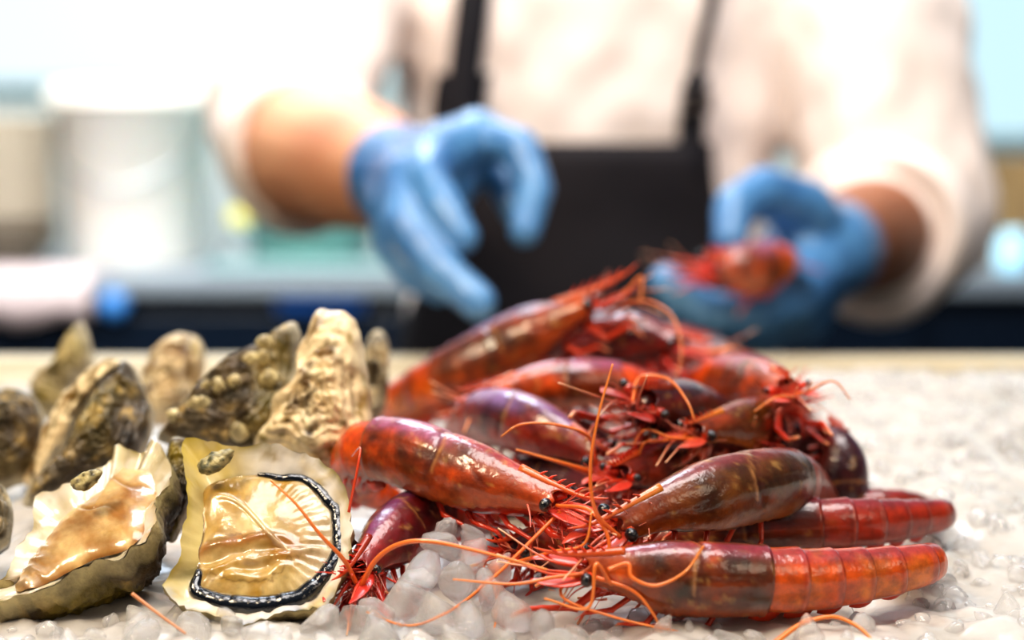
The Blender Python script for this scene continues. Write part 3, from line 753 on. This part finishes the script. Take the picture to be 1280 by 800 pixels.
def chunk_mesh(seed, m):
    rs = random.Random(seed); bm = bmesh.new()
    for _ in range(13):
        v = Vector((rs.gauss(0, 1), rs.gauss(0, 1), rs.gauss(0, 1))).normalized()
        v = Vector((v.x * rs.uniform(.85, 1.15), v.y * rs.uniform(.7, 1), v.z * rs.uniform(.6, .9))); bm.verts.new(v)
    r = bmesh.ops.convex_hull(bm, input=bm.verts)
    bmesh.ops.delete(bm, geom=[g for g in r['geom_interior'] if isinstance(g, bmesh.types.BMVert)], context='VERTS')
    bmesh.ops.bevel(bm, geom=list(bm.edges), offset=.16, segments=2, affect='EDGES', clamp_overlap=True)
    bmesh.ops.subdivide_edges(bm, edges=bm.edges, cuts=1, use_grid_fill=True)
    bmesh.ops.smooth_vert(bm, verts=bm.verts, factor=.5, use_axis_x=True, use_axis_y=True, use_axis_z=True)
    for v in bm.verts: v.co *= 1 + .09 * noise.noise(v.co * 2.2 + Vector((seed, 0, 0)))
    me = bpy.data.meshes.new('ice_chunk'); bm.to_mesh(me); bm.free()
    me.polygons.foreach_set('use_smooth', [True] * len(me.polygons)); me.materials.append(m); return me
chunks = [chunk_mesh(s, M['ice']) for s in range(9)]
rs = random.Random(5); cnt = 0
for j in range(9):
    for i in range(27):
        y = .435 + j * .0140 + rs.uniform(-.005, .005); x = -.20 + i * .0155 + rs.uniform(-.006, .006)
        # leave room for what lies on the ice
        q = (x, y)
        px = 640 + x / y * F
        if px < -30 or px > 1310: continue
        if y > .492 and px < 450: continue
        if y > .484 and 640 < px < 1185: continue
        if y > .53 and px < 1180: continue
        if 430 < px < 640 and y > .515: continue
        if px > 1000 and rs.random() < .45: continue
        sz = rs.uniform(.006, .011) * (1.0 if px < 1000 else .85)
        ob = bpy.data.objects.new('ice_chunk', chunks[rs.randrange(9)]); COL.objects.link(ob)
        ob.location = (x, y, bedz(x, y) + sz * rs.uniform(-.35, .2)); ob.rotation_euler = (rs.uniform(0, 6.3), rs.uniform(0, 6.3), rs.uniform(0, 6.3)); ob.scale = (sz, sz, sz * .9)
        setp(ob, 'clear rounded chunk of melting ice near the front of the display', 'ice', 'ice chunks along the front of the display'); cnt += 1
# the prominent heap of clear ice between oyster and prawns
for (px, py, Y, s) in [(556, 668, .517, .0075), (590, 672, .52, .0085), (552, 690, .507, .010), (590, 700, .505, .0095), (535, 715, .497, .0095), (570, 728, .492, .010), (610, 735, .49, .009),
                       (505, 752, .487, .009), (545, 762, .484, .010), (640, 765, .48, .009), (585, 775, .478, .0095), (470, 770, .482, .008), (680, 785, .474, .008), (625, 712, .50, .007), (520, 735, .49, .008)]:
    ob = bpy.data.objects.new('ice_chunk', chunks[rs.randrange(9)]); COL.objects.link(ob); ob.location = P(px, py, Y)
    ob.rotation_euler = (rs.uniform(0, 6.3), rs.uniform(0, 6.3), rs.uniform(0, 6.3)); ob.scale = (s, s, s)
    setp(ob, 'clear lump of ice in the pile between the front oyster and the prawns', 'ice', 'ice lumps between oyster and prawns')
# small shards, uncountable, spread over the bed
V = []; Fc = []
base = [(v.co.copy()) for v in chunks[0].vertices]; bfs = [tuple(p.vertices) for p in chunks[0].polygons]
tiny = bmesh.new(); bmesh.ops.create_icosphere(tiny, subdivisions=2, radius=1)
tv_ = [v.co * (1 + .35 * noise.noise(v.co * 1.7)) for v in tiny.verts]; tf_ = [tuple(v.index for v in f.verts) for f in tiny.faces]; tiny.free()
for k in range(520):
    y = rs.uniform(.44, .86); px = rs.uniform(-40, 1320) if y < .5 else (rs.uniform(1000, 1330) if rs.random() < .75 else rs.uniform(-40, 1300)); x = (px - 640) / F * y
    s = rs.uniform(.0016, .0050); R_ = Matrix.Rotation(rs.uniform(0, 6), 3, Vector((rs.random(), rs.random(), rs.random())).normalized())
    c0 = V3((x, y, bedz(x, y) + s * .1)); o_ = len(V)
    sx = V3((1.3, .9, .6)) * s
    V += [c0 + R_ @ Vector((v.x * sx.x, v.y * sx.y, v.z * sx.z)) for v in tv_]; Fc += [tuple(i + o_ for i in f) for f in tf_]
o = mk('ice_shards', V, Fc, M['ice'], None, origin=(0, .6, 0)); setp(o, 'small crushed ice shards scattered over the ice bed', 'ice', kind='stuff')

# ------------------------------------------------------------------ DISPLAY TRAY / COUNTER
t = thing('display_tray', (0, .65, -.07), 'cream ledged tray holding the ice, its grooved back rim across the picture', 'tray')
zr = P(0, 444, .955).z
mbox('tray_base', box(-.60, .60, .33, .97, -.075, -.05), M['rim'], t)
mbox('back_wall', box(-.60, .60, .875, .895, -.05, zr - .012), M['rim'], t)
mbox('back_rim', box(-.60, .60, .895, .925, -.05, zr - .006), M['rim'], t, .003)
mbox('back_rim', box(-.60, .60, .928, .960, -.05, zr), M['rim'], t, .003)
mbox('side_wall', box(-.60, -.585, .33, .895, -.05, .01), M['rim'], t)
mbox('side_wall', box(.585, .60, .33, .895, -.05, .01), M['rim'], t)
mbox('front_wall', box(-.585, .585, .33, .345, -.05, -.005), M['rim'], t)
c = thing('display_counter', (0, .65, -.95), 'dark service counter under the ice tray', 'counter')
mbox('counter_body', box(-.9, .9, .33, .96, -.95, -.076), M['cab'], c, .004)

# ------------------------------------------------------------------ PERSON
def capsule(a, b, ra, rb, seg=14, n=8):
    a, b = V3(a), V3(b); ax = (b - a); L = ax.length; d = ax.normalized()
    # tapered tube plus end balls
    parts = [tube([a, b], lambda t: ra + (rb - ra) * t, n, seg), ellipsoid(a, ra, ra, ra, None, seg, 10), ellipsoid(b, rb, rb, rb, None, seg, 10)]
    return merge(parts)
def chain(pts, rads):
    return merge([capsule(pts[i], pts[i + 1], rads[i], rads[i + 1]) for i in range(len(pts) - 1)])
def etube(rings, seg=40):
    """rings: (centre, rx, ry) horizontal ellipses -> closed solid"""
    vs = []; fs = []
    for c_, rx, ry in rings:
        for k in range(seg):
            a = 2 * math.pi * k / seg; e = .85
            vs.append(V3((c_[0] + rx * math.copysign(abs(math.cos(a)) ** e, math.cos(a)), c_[1] + ry * math.copysign(abs(math.sin(a)) ** e, math.sin(a)), c_[2])))
    n = len(rings)
    for i in range(n - 1):
        for k in range(seg):
            a = i * seg + k; b = i * seg + (k + 1) % seg; fs.append((a, b, b + seg, a + seg))
    fs.append(tuple(range(seg - 1, -1, -1))); fs.append(tuple((n - 1) * seg + k for k in range(seg)))
    return vs, fs, [(1, 1, 1)] * len(vs)
TX, TY = .070, 1.40
person = thing('person', (TX, TY, -.95), 'fishmonger in cream shirt, black apron and blue gloves reaching over the ice', 'person')
shR, shL = V3((TX - .185, TY + .02, .44)), V3((TX + .185, TY + .02, .44))
elR, elL = P(358, 182, 1.25), P(1115, 285, 1.30)
wrR, wrL = P(505, 222, 1.05), P(1030, 315, 1.10)
# bare body: one continuous surface (head, trunk, arms)
hc = V3((TX, TY - .02, .70))
body = merge([
    etube([((TX, TY, z), rx, ry) for z, rx, ry in ((-.10, .150, .10), (0, .145, .095), (.1, .135, .09), (.2, .145, .095), (.32, .160, .10), (.42, .165, .085), (.48, .11, .06), (.50, .06, .05))]),
    capsule((TX, TY, .46), (TX, TY - .01, .60), .056, .052),
    ellipsoid(hc, .073, .092, .108), ellipsoid(hc + V3((0, -.03, -.055)), .052, .06, .055),
    ellipsoid(hc + V3((0, -.098, -.015)), .012, .016, .022), ellipsoid(hc + V3((-.075, .0, -.005)), .010, .018, .03), ellipsoid(hc + V3((.075, .0, -.005)), .010, .018, .03),
    ellipsoid(hc + V3((0, -.088, -.055)), .026, .012, .008),
    chain([shR, shR.lerp(elR, .5), elR], [.055, .046, .044]), chain([shL, shL.lerp(elL, .5), elL], [.055, .046, .044]),
    chain([elR, elR.lerp(wrR, .35), elR.lerp(wrR, .7), wrR], [.054, .057, .047, .033]),
    chain([elL, elL.lerp(wrL, .35), elL.lerp(wrL, .7), wrL], [.046, .048, .040, .030]),
])
V, Fc = remesh(body[0], body[1], .006, 4)
sk1, sk2 = hx('cf8f6c'), hx('9a6242')
cols = []
for v in V:
    col = mixc(hx('d9a27e') if v.x < TX else hx('8a5a40'), hx('b87656'), .2 + .6 * nz(v, 18, 2))  # lit and shaded skin tones painted on either side of the body
    if v.x < TX and v.z < .3:
        q = (v - elR).dot((wrR - elR).normalized()); up_ = v.z - elR.z
        col = mixc(col, hx('6a6f8c'), .85 * sstep(.055, .0, q) * sstep(-.015, .03, up_ + .4 * (elR.x - v.x)))
    cols.append(col)
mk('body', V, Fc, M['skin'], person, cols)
for sg in (-1, 1):
    e = mk('eye', *ellipsoid(hc + V3((sg * .03, -.083, .005)), .011, .008, .007)[:2], M['eye'], person)
hv = etube([((hc.x, hc.y + .012, hc.z + z), rx, ry) for z, rx, ry in ((.0, .078, .088), (.04, .080, .096), (.08, .068, .085), (.11, .035, .05), (.118, .01, .015))])
hv = ([v + V3((0, .022 if v.z < hc.z + .05 and v.y < hc.y else 0, 0)) for v in hv[0]], hv[1], hv[2])
mk('hair', hv[0], hv[1], M['hair'], person)
# shirt
def cloth(vs, fs, amp, seed, s1=14, s2=34):
    N_ = surf(vs, fs); return [v + n * amp * (nz(V3((v.x, v.y, v.z * .45)), s1, seed) + .5 * nz(V3((v.x, v.y, v.z * .7)), s2, seed + 3)) for v, n in zip(vs, N_)]
cuR = elR.lerp(wrR, .10); cuL = elL.lerp(wrL, .16)
sh = merge([
    etube([((TX, TY, z), rx, ry) for z, rx, ry in ((-.16, .185, .125), (-.05, .178, .125), (.05, .165, .12), (.15, .168, .12), (.28, .185, .122), (.38, .19, .115), (.45, .17, .095), (.50, .085, .075))]),
    chain([shR, shR.lerp(elR, .5) + V3((-.01, 0, 0)), elR + V3((0, .02, .03)), cuR], [.085, .078, .070, .056]),
    chain([shL, shL.lerp(elL, .5) + V3((.02, 0, 0)), elL + V3((.008, .02, .01)), cuL], [.085, .083, .080, .064]),
])
V, Fc = remesh(sh[0], sh[1], .008, 6); V = cloth(V, Fc, .011, 4)
mk('shirt', V, Fc, M['shirt'], person)
def ring_part(c0, axis, r, w, name, m):
    ax = V3(axis).normalized(); S = ax.cross(V3((0, 0, 1))).normalized(); D = S.cross(ax); vs = []; fs = []; a_, b_ = 40, 12
    for i in range(a_):
        t_ = 2 * math.pi * i / a_; R_ = S * math.cos(t_) + D * math.sin(t_)
        for j in range(b_):
            u = 2 * math.pi * j / b_; rr = r + w * .5 * math.cos(u) + .003 * math.sin(3 * t_)
            vs.append(c0 + R_ * rr + ax * (w * math.sin(u)))
    for i in range(a_):
        for j in range(b_):
            fs.append((i * b_ + j, ((i + 1) % a_) * b_ + j, ((i + 1) % a_) * b_ + (j + 1) % b_, i * b_ + (j + 1) % b_))
    return mk(name, vs, fs, m, person)
ring_part(cuR + (wrR - elR).normalized() * .008, wrR - elR, .057, .022, 'rolled_cuff', M['shirt'])
ring_part(cuL + (wrL - elL).normalized() * .010, wrL - elL, .064, .024, 'rolled_cuff', M['shirt'])
# placket
pv = []
for i in range(30):
    z = -.1 + .6 * i / 29
    for x in (-.016, .016): pv.append(V3((TX + .15 * 0 + x + .02, TY - .134 + (.02 if z > .4 else 0) * (z - .4) * 20, z)))
# apron bib and straps following the chest
def chest_y(x, z, off=.0):
    rx = .178; ry = .128; q = min(.985, abs(x - TX) / rx); return TY - ry * (1 - q ** 2.3) ** .45 - .006 - off
def sheet(name, rows, m, parent, thick=.003):
    """rows: list of (z, xl, xr)"""
    vs = []; fs = []; n = 28
    for z, xl, xr in rows:
        for i in range(n):
            x = xl + (xr - xl) * i / (n - 1); y = chest_y(x, z, .006 + .004 * nz((x, 0, z), 16, 7)); vs.append(V3((x, y, z)))
    for j in range(len(rows) - 1):
        for i in range(n - 1):
            a = j * n + i; fs.append((a, a + 1, a + n + 1, a + n))
    o = mk(name, vs, fs, m, parent); s = o.modifiers.new('t', 'SOLIDIFY'); s.thickness = thick; return o
def X(px, Y=1.27): return (px - 640) / F * Y
def Zp(py, Y=1.265): return P(640, py, Y).z
rows = []
zt = Zp(178)
for i in range(30):
    z = zt - .5 * i / 29 * (1); f = i / 29
    w = sstep(0, .42, f)
    rows.append((z, X(588 - 105 * w), X(888 + 60 * w)))
ap = thing('apron_anchor', (0, 0, 0), None, None) if False else None
bib = sheet('apron', rows, M['apron'], person)
def strap(pxs, w, off=.010):
    vs = []; fs = []; pts = []
    for (px, py) in pxs: pts.append((X(px), Zp(py)))
    C_ = catmull([V3((a, 0, b)) for a, b in pts], 30)
    for q in C_:
        for s_ in (-1, 1): vs.append(V3((q.x + s_ * w / 2, chest_y(q.x, q.z, off), q.z)))
    for i in range(29): a = i * 2; fs.append((a, a + 1, a + 3, a + 2))
    o = mk('strap', vs, fs, M['strap'], bib); s = o.modifiers.new('t', 'SOLIDIFY'); s.thickness = .003; return o
strap([(576, 215), (576, 150), (582, 80), (592, 0), (600, -120), (610, -230)], .028)
strap([(600, 200), (580, 170), (572, 140), (580, 90)], .045)
strap([(660, 200), (625, 172), (590, 140)], .030)
strap([(862, 215), (862, 165), (865, 110)], .022)
strap([(865, 115), (872, 60), (886, 0), (892, -120), (890, -230)], .010)
strap([(864, 130), (866, 108), (868, 95)], .020, .012)
bk = merge([box(X(866) - .012, X(866) + .012, chest_y(X(866), 0, .02), chest_y(X(866), 0, .014), Zp(122), Zp(116)),
            box(X(866) - .012, X(866) + .012, chest_y(X(866), 0, .02), chest_y(X(866), 0, .014), Zp(140), Zp(134)),
            box(X(866) - .012, X(866) - .009, chest_y(X(866), 0, .02), chest_y(X(866), 0, .014), Zp(140), Zp(116)),
            box(X(866) + .009, X(866) + .012, chest_y(X(866), 0, .02), chest_y(X(866), 0, .014), Zp(140), Zp(116))])
mk('buckle', bk[0], bk[1], M['metal'], bib, smooth=False)
# trousers and shoes
tr = merge([etube([((TX, TY, z), rx, ry) for z, rx, ry in ((-.25, .165, .12), (-.12, .16, .115), (-.02, .15, .105))]),
            chain([(TX - .09, TY, -.16), (TX - .10, TY - .01, -.52), (TX - .105, TY + .01, -.88)], [.09, .065, .05]),
            chain([(TX + .09, TY, -.16), (TX + .10, TY - .01, -.52), (TX + .105, TY + .01, -.88)], [.09, .065, .05])])
V, Fc = remesh(tr[0], tr[1], .01, 5); mk('trousers', V, Fc, M['trouser'], person)
for sg in (-1, 1):
    s_ = merge([ellipsoid((TX + sg * .105, TY - .05, -.915), .045, .13, .035), ellipsoid((TX + sg * .105, TY + .02, -.89), .042, .06, .05)])
    V, Fc = remesh(s_[0], s_[1], .006, 3); mk('shoe', [V3((v.x, v.y, max(v.z, -.95))) for v in V], Fc, M['shoe'], person)
# gloved hands
def glove(pieces, name='glove'):
    g = merge(pieces); V, Fc = remesh(g[0], g[1], .0022, 5); N_ = surf(V, Fc)
    V = [v + n * .0006 * nz(v, 90, 3) for v, n in zip(V, N_)]
    return mk(name, V, Fc, M['glove'], person)
k1, k2, k3, k4 = P(598, 172, 1.02), P(548, 192, .995), P(508, 225, .98), P(490, 262, .985)
glove([
    chain([wrR + (elR - wrR).normalized() * .012, wrR, P(540, 220, 1.02)], [.037, .036, .032]),
    chain([wrR, k1], [.030, .019]), chain([wrR, k2], [.030, .019]), chain([wrR, k3], [.030, .018]), chain([wrR, k4], [.030, .017]),
    chain([k1, k2, k3, k4], [.018, .018, .0175, .0165]),
    chain([k1, P(650, 185, 1.0), P(668, 235, .985), P(656, 288, .97)], [.0165, .0135, .0125, .0105]),
    chain([k2, P(532, 220, .965), P(556, 262, .945), P(578, 296, .935)], [.017, .0135, .0125, .0105]),
    chain([k3, P(505, 280, .95), P(548, 335, .93), P(598, 378, .915)], [.0165, .0145, .0135, .0115]),
    chain([k4, P(492, 310, .975), P(518, 345, .965), P(548, 362, .96)], [.0155, .012, .011, .0095]),
    chain([wrR.lerp(k1, .4), P(590, 195, 1.065), P(630, 222, 1.05), P(648, 262, 1.035)], [.024, .018, .0145, .012]),
])
h1, h2, h3, h4 = P(985, 372, 1.03), P(992, 388, 1.055), P(1000, 398, 1.08), P(1006, 402, 1.105)
glove([
    chain([wrL + (elL - wrL).normalized() * .03, wrL, P(1000, 325, 1.08)], [.037, .037, .033]),
    chain([wrL, h1], [.032, .022]), chain([wrL, h2], [.032, .022]), chain([wrL, h3], [.032, .02]), chain([wrL, h4], [.03, .018]),
    chain([h1, h2, h3, h4], [.020, .019, .018, .017]),
    chain([h1, P(940, 398, 1.0), P(880, 388, .985), P(832, 352, .975)], [.019, .0155, .0135, .0115]),
    chain([h2, P(945, 414, 1.03), P(890, 412, 1.015), P(850, 385, 1.005)], [.019, .0155, .0135, .0115]),
    chain([h3, P(955, 420, 1.06), P(905, 420, 1.05), P(870, 400, 1.04)], [.018, .0145, .013, .011]),
    chain([h4, P(965, 415, 1.09), P(925, 410, 1.08), P(895, 395, 1.07)], [.016, .013, .0115, .010]),
    chain([wrL, P(1005, 262, 1.07), P(955, 240, 1.045), P(918, 258, 1.02), P(912, 300, 1.005)], [.030, .022, .018, .0145, .012]),
])

# ------------------------------------------------------------------ BACKGROUND
def struct(name, b, m, bevel=0): o = mbox(name, b, m, None, bevel); o['kind'] = 'structure'; return o
M['floor'] = mat('floor_tiles', base=hx('5a5a58'), rough=.4, mottle=.5, mscale=5, mcol=hx('484846'))
M['wallb'] = mat('beige_tiled_wall', base=hx('b5a88c'), rough=.6, mottle=.6, mscale=3, mcol=hx('8a7a5c'))
M['wallw'] = mat('white_wall', base=hx('cfdcdc'), rough=.7, mottle=.3, mscale=2, mcol=hx('a8c4c2'))
M['win'] = mat('daylight_window', base=(.04, .05, .06), rough=.3, emis=hx('e2f0f6'), es=1.0)
M['winc'] = mat('cyan_daylight_window', base=(.04, .05, .06), rough=.3, emis=hx('c6e6f0'), es=1.0)
M['frame'] = mat('window_frame', base=hx('b8d8de'), rough=.5)
M['bucket'] = mat('white_plastic', base=hx('fffaf0'), rough=.5, sss=.1)
M['bowl'] = mat('stoneware', base=hx('b8ae9c'), rough=.5)
M['bowl2'] = mat('stoneware_dark', base=hx('6f6658'), rough=.5)
M['lemon'] = mat('glowing_lemon_peel', base=hx('cfc65a'), rough=.4, bump=.3, bscale=100, emis=hx('cfc65a'), es=.35)  # peel given its own glow to brighten the blurred ball
M['teal'] = mat('teal_plastic', base=hx('8db3ac'), rough=.35)
M['towel'] = mat('towel', base=hx('dccccc'), rough=.9, bump=.4, bscale=60)
M['bluerefl'] = mat('blue_reflection_mat', base=hx('1f4f92'), rough=.3)
M['blueglass'] = mat('glowing_blue_glass', base=hx('a8dcf0'), rough=.15, emis=hx('a8dcf0'), es=.8)  # emission puts a bright pale-blue glint into the glass
M['crate'] = mat('wood_crate', base=hx('b79a6c'), rough=.6, mottle=.6, mscale=12, mcol=hx('7a6444'))
WB = 3.5
struct('floor', box(-3, 3, -1.5, WB + .1, -1.0, -.95), M['floor'])
struct('wall_back', box(-3, 3, WB, WB + .1, -.95, 2.1), M['wallw'])
def pane(n, px0, px1, py0, py1, m):
    a = P(px0, py1, WB); b = P(px1, py0, WB)
    t = thing('window_%d' % n, ((a.x + b.x) / 2, WB - .02, a.z), None, None, kind='structure')
    mbox('pane', box(a.x, b.x, WB - .02, WB - .008, a.z, b.z), m, t, 0)
    w = .025
    for q in (box(a.x - w, a.x, WB - .04, WB, a.z - w, b.z + w), box(b.x, b.x + w, WB - .04, WB, a.z - w, b.z + w), box(a.x, b.x, WB - .04, WB, a.z - w, a.z), box(a.x, b.x, WB - .04, WB, b.z, b.z + w)):
        mbox('window_frame', q, M['frame'], t, .003)
pane(1, -500, 480, -650, 100, M['win'])
pane(2, 1080, 1800, -650, 168, M['winc'])
# back counter
bc = thing('back_counter', (0, 2.6, -.95), 'long dark back counter with grey worktop behind the fishmonger', 'counter')
zc = P(640, 343, 2.3).z
mbox('cabinet_body', box(-2, 2, 2.32, 2.95, -.95, zc - .03), M['cab'], bc, .004)
for i in range(6):
    x0 = -1.95 + i * .65
    d_ = mbox('door', box(x0, x0 + .62, 2.305, 2.32, -.85, zc - .06), M['cab'], bc, .003)
    mbox('handle', box(x0 + .2, x0 + .42, 2.285, 2.295, zc - .30, zc - .288), M['steel'], d_, .002)
wt = mbox('worktop', box(-2.02, 2.02, 2.28, 2.97, zc - .03, zc), M['top'], None, .004); setp(wt, 'grey worktop slab lying on the dark back counter', 'worktop')
# backsplash boxes on right: wooden crate
def lathe(prof, c, seg=40):
    vs = []; fs = []
    for r, z in prof:
        for k in range(seg): a = 2 * math.pi * k / seg; vs.append(V3((c[0] + r * math.cos(a), c[1] + r * math.sin(a), c[2] + z)))
    for i in range(len(prof) - 1):
        for k in range(seg):
            a = i * seg + k; b = i * seg + (k + 1) % seg; fs.append((a, b, b + seg, a + seg))
    return vs, fs
# bucket
bx_ = P(170, 300, 2.6).x
bt = thing('plastic_bucket', (bx_, 2.6, zc), 'large white plastic bucket standing on the back worktop at left', 'bucket')
H = .285
v, f = lathe([(.0, .0), (.108, .0), (.112, .004), (.128, H), (.133, H), (.133, H - .012), (.136, H - .012), (.136, H + .004), (.124, H + .004), (.106, .008), (.0, .008)], (bx_, 2.6, zc)); mk('bucket_body', v, f, M['bucket'], bt)
v, f = lathe([(.139, H - .02), (.141, H + .008), (.12, H + .014), (.0, H + .016)], (bx_, 2.6, zc)); mk('lid', v, f, M['bucket'], bt)
tv = tube([(bx_ - .13, 2.6, zc + H * .85), (bx_ - .1, 2.50, zc + H * .6), (bx_, 2.45, zc + H * .45), (bx_ + .1, 2.5, zc + H * .6), (bx_ + .13, 2.6, zc + H * .85)], .003, 30, 8); mk('handle', tv[0], tv[1], M['steel'], bt)
# bowls stack
sx = P(15, 300, 2.55).x
for k in range(9):
    z0 = zc + k * .024 + (.0 if k else 0)
    v, f = lathe([(0, 0), (.05, 0), (.052, .008), (.072, .03), (.085, .05), (.088, .05), (.080, .034), (.05, .012), (0, .01)], (sx, 2.52, z0))
    o = mk('bowl', v, f, M['bowl2'] if k < 2 else M['bowl'], None, origin=(sx, 2.52, z0)); setp(o, 'beige stoneware bowl in the tall stack at the far left' if k >= 2 else 'darker brown bowl at the bottom of the tall stack at the far left', 'bowl', 'beige bowls in the stack' if k >= 2 else 'brown bowls under the stack')
# lemon
lp = P(300, 272, 2.5); 
v, f, _ = ellipsoid((lp.x, 2.5, zc + .135), .024, .019, .019)
tb = thing('teal_tub', (lp.x + .10, 2.62, zc), 'teal plastic tub on the back worktop behind the forearm', 'tub')
v2, f2 = lathe([(0, 0), (.10, 0), (.115, .12), (.12, .12), (.12, .128), (.108, .128), (.094, .01), (0, .01)], (lp.x + .10, 2.62, zc)); mk('tub_body', v2, f2, M['teal'], tb)
v2, f2 = lathe([(.122, .115), (.122, .132), (.0, .136)], (lp.x + .10, 2.62, zc)); mk('lid', v2, f2, M['teal'], tb)
cz = P(300, 272, 2.46).z
o = mk('lemon', *ellipsoid((P(300, 272, 2.46).x, 2.46, cz), .020, .016, .016)[:2], M['lemon']); setp(o, 'small yellow lemon on a stand in front of the teal tub', 'lemon')
lx = P(300, 272, 2.46).x
v2, f2 = lathe([(0, 0), (.04, 0), (.04, .004), (.006, .008), (.006, cz - zc - .022), (.03, cz - zc - .014), (.03, cz - zc - .010), (0, cz - zc - .016)], (lx, 2.46, zc)); o = mk('fruit_stand', v2, f2, M['steel']); setp(o, 'little steel stand carrying the lemon', 'stand')
# steel tray at left-centre
ty = mk('serving_tray', *merge([box(P(270, 330, 2.4).x, P(500, 330, 2.4).x, 2.32, 2.56, zc, zc + .006), box(P(270, 330, 2.4).x, P(500, 330, 2.4).x, 2.32, 2.326, zc, zc + .018)])[:2], M['teal'], smooth=False); setp(ty, 'flat pale teal tray at the front of the back worktop', 'tray')
ty.data.materials[0] = mat('pale_teal', base=hx('9fc4c4'), rough=.4)
# towel
tw = []; tf = []
x0, x1 = P(-60, 350, 2.27).x, P(112, 350, 2.27).x
prof = [(2.45, zc + .004), (2.36, zc + .006), (2.275, zc + .006), (2.266, zc - .01), (2.266, zc - .04), (2.268, zc - .068)]
for j, (yy, zz) in enumerate(prof):
    for i in range(20): tw.append(V3((x0 + (x1 - x0) * i / 19, yy + .003 * math.sin(i * 1.4), zz + (.008 * math.sin(i * .5) if j == 5 else 0))))
for j in range(5):
    for i in range(19): a = j * 20 + i; tf.append((a, a + 1, a + 21, a + 20))
o = mk('folded_towel', tw, tf, M['towel']); setp(o, 'pinkish white towel hanging over the edge of the back worktop at far left', 'towel')
s_ = o.modifiers.new('t', 'SOLIDIFY'); s_.thickness = .004; s_.offset = 1
# blue highlight and reflection on the cabinet front, modelled as solid pieces
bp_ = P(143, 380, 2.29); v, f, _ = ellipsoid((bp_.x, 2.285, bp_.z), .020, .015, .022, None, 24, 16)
o = mk('blue_highlight', v, f, mat('blue_highlight_mat', base=hx('4f9ae8'), rough=.3), None); setp(o, 'blue highlight modelled as a round bright knob on the dark back cabinet, left side', 'disc')
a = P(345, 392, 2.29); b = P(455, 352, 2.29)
o = mbox('blue_reflection', box(a.x, b.x, 2.29, 2.303, a.z, b.z), M['bluerefl'], None, .006); setp(o, 'blue reflection modelled as a wide deep blue panel on the front of the back cabinet', 'strip')
# right: crate and blue glass jars
cx0, cx1 = P(1150, 300, 2.7).x, P(1330, 300, 2.7).x
cr = thing('wooden_crate', ((cx0 + cx1) / 2, 2.7, zc), 'slatted wooden crate on the back worktop at the right', 'crate')
zt_ = P(640, 196, 2.6).z
for k in range(4):
    z0 = zc + .004 + k * (zt_ - zc) / 4
    mbox('slat', box(cx0, cx1, 2.60, 2.612, z0, z0 + (zt_ - zc) / 4 - .010), M['crate'], cr, .002)
for xx in (cx0, cx1 - .012): mbox('side_board', box(xx, xx + .012, 2.612, 2.82, zc, zt_), M['crate'], cr, .002)
mbox('back_board', box(cx0, cx1, 2.82, 2.83, zc, zt_), M['crate'], cr, .002)
mbox('bottom_board', box(cx0 + .012, cx1 - .012, 2.612, 2.82, zc, zc + .01), M['crate'], cr, .002)
for (px, py, yy, lab) in ((1266, 316, 2.40, 'pale blue glass jar on the worktop at the right edge'), (1276, 222, 2.72, 'pale blue glass ball lying on top of the crate rim')):
    q = P(px, py, yy)
    if yy < 2.5:
        v, f = lathe([(0, 0), (.022, 0), (.026, .01), (.026, q.z - zc + .012), (.018, q.z - zc + .024), (.018, q.z - zc + .034), (.015, q.z - zc + .034), (.015, .02), (0, .01)], (q.x, yy, zc)); 
        o = mk('glass_jar', v, f, M['blueglass']); setp(o, lab, 'jar')

# ------------------------------------------------------------------ LIGHT
w = bpy.data.worlds.new('world'); SC.world = w; w.use_nodes = True
nt = w.node_tree; bg = nt.nodes['Background']
tc = nt.nodes.new('ShaderNodeTexCoord'); sep = nt.nodes.new('ShaderNodeSeparateXYZ'); rmp = nt.nodes.new('ShaderNodeValToRGB')
nt.links.new(tc.outputs['Generated'], sep.inputs[0]); nt.links.new(sep.outputs['Z'], rmp.inputs[0]); nt.links.new(rmp.outputs[0], bg.inputs[0])
rmp.color_ramp.elements[0].color = (.10, .10, .11, 1); rmp.color_ramp.elements[0].position = 0
rmp.color_ramp.elements[1].color = (.62, .78, 1.0, 1); rmp.color_ramp.elements[1].position = .8
bg.inputs[1].default_value = .26
def area(name, loc, target, size, energy, col, sy=None):
    l = bpy.data.lights.new(name, 'AREA'); l.energy = energy; l.color = col; l.size = size
    if sy: l.shape = 'RECTANGLE'; l.size_y = sy
    o = bpy.data.objects.new(name, l); COL.objects.link(o); o.location = loc
    o.rotation_euler = (V3(target) - V3(loc)).to_track_quat('-Z', 'Y').to_euler(); return o
area('window_light', (-.3, 1.7, 1.5), (0, .55, 0), .6, 17, (.74, .86, 1.0), .8)
area('warm_key', (-.6, .05, .95), (0, .55, 0), .25, 10, (1.0, .80, .56))
area('warm_fill', (.7, -.2, .6), (0.05, .55, 0), .4, 1.8, (1.0, .82, .62))
area('person_light', (.15, .45, 1.5), (.08, 1.4, .2), .9, 26, (1.0, .95, .92))
area('room_light', (-.5, 1.75, 1.1), (-.3, 2.9, .05), 1.5, 40, (1.0, .98, .95))
SC.view_settings.view_transform = 'Standard'; SC.view_settings.look = 'Medium High Contrast'
SC.view_settings.exposure = 0; SC.view_settings.gamma = 1
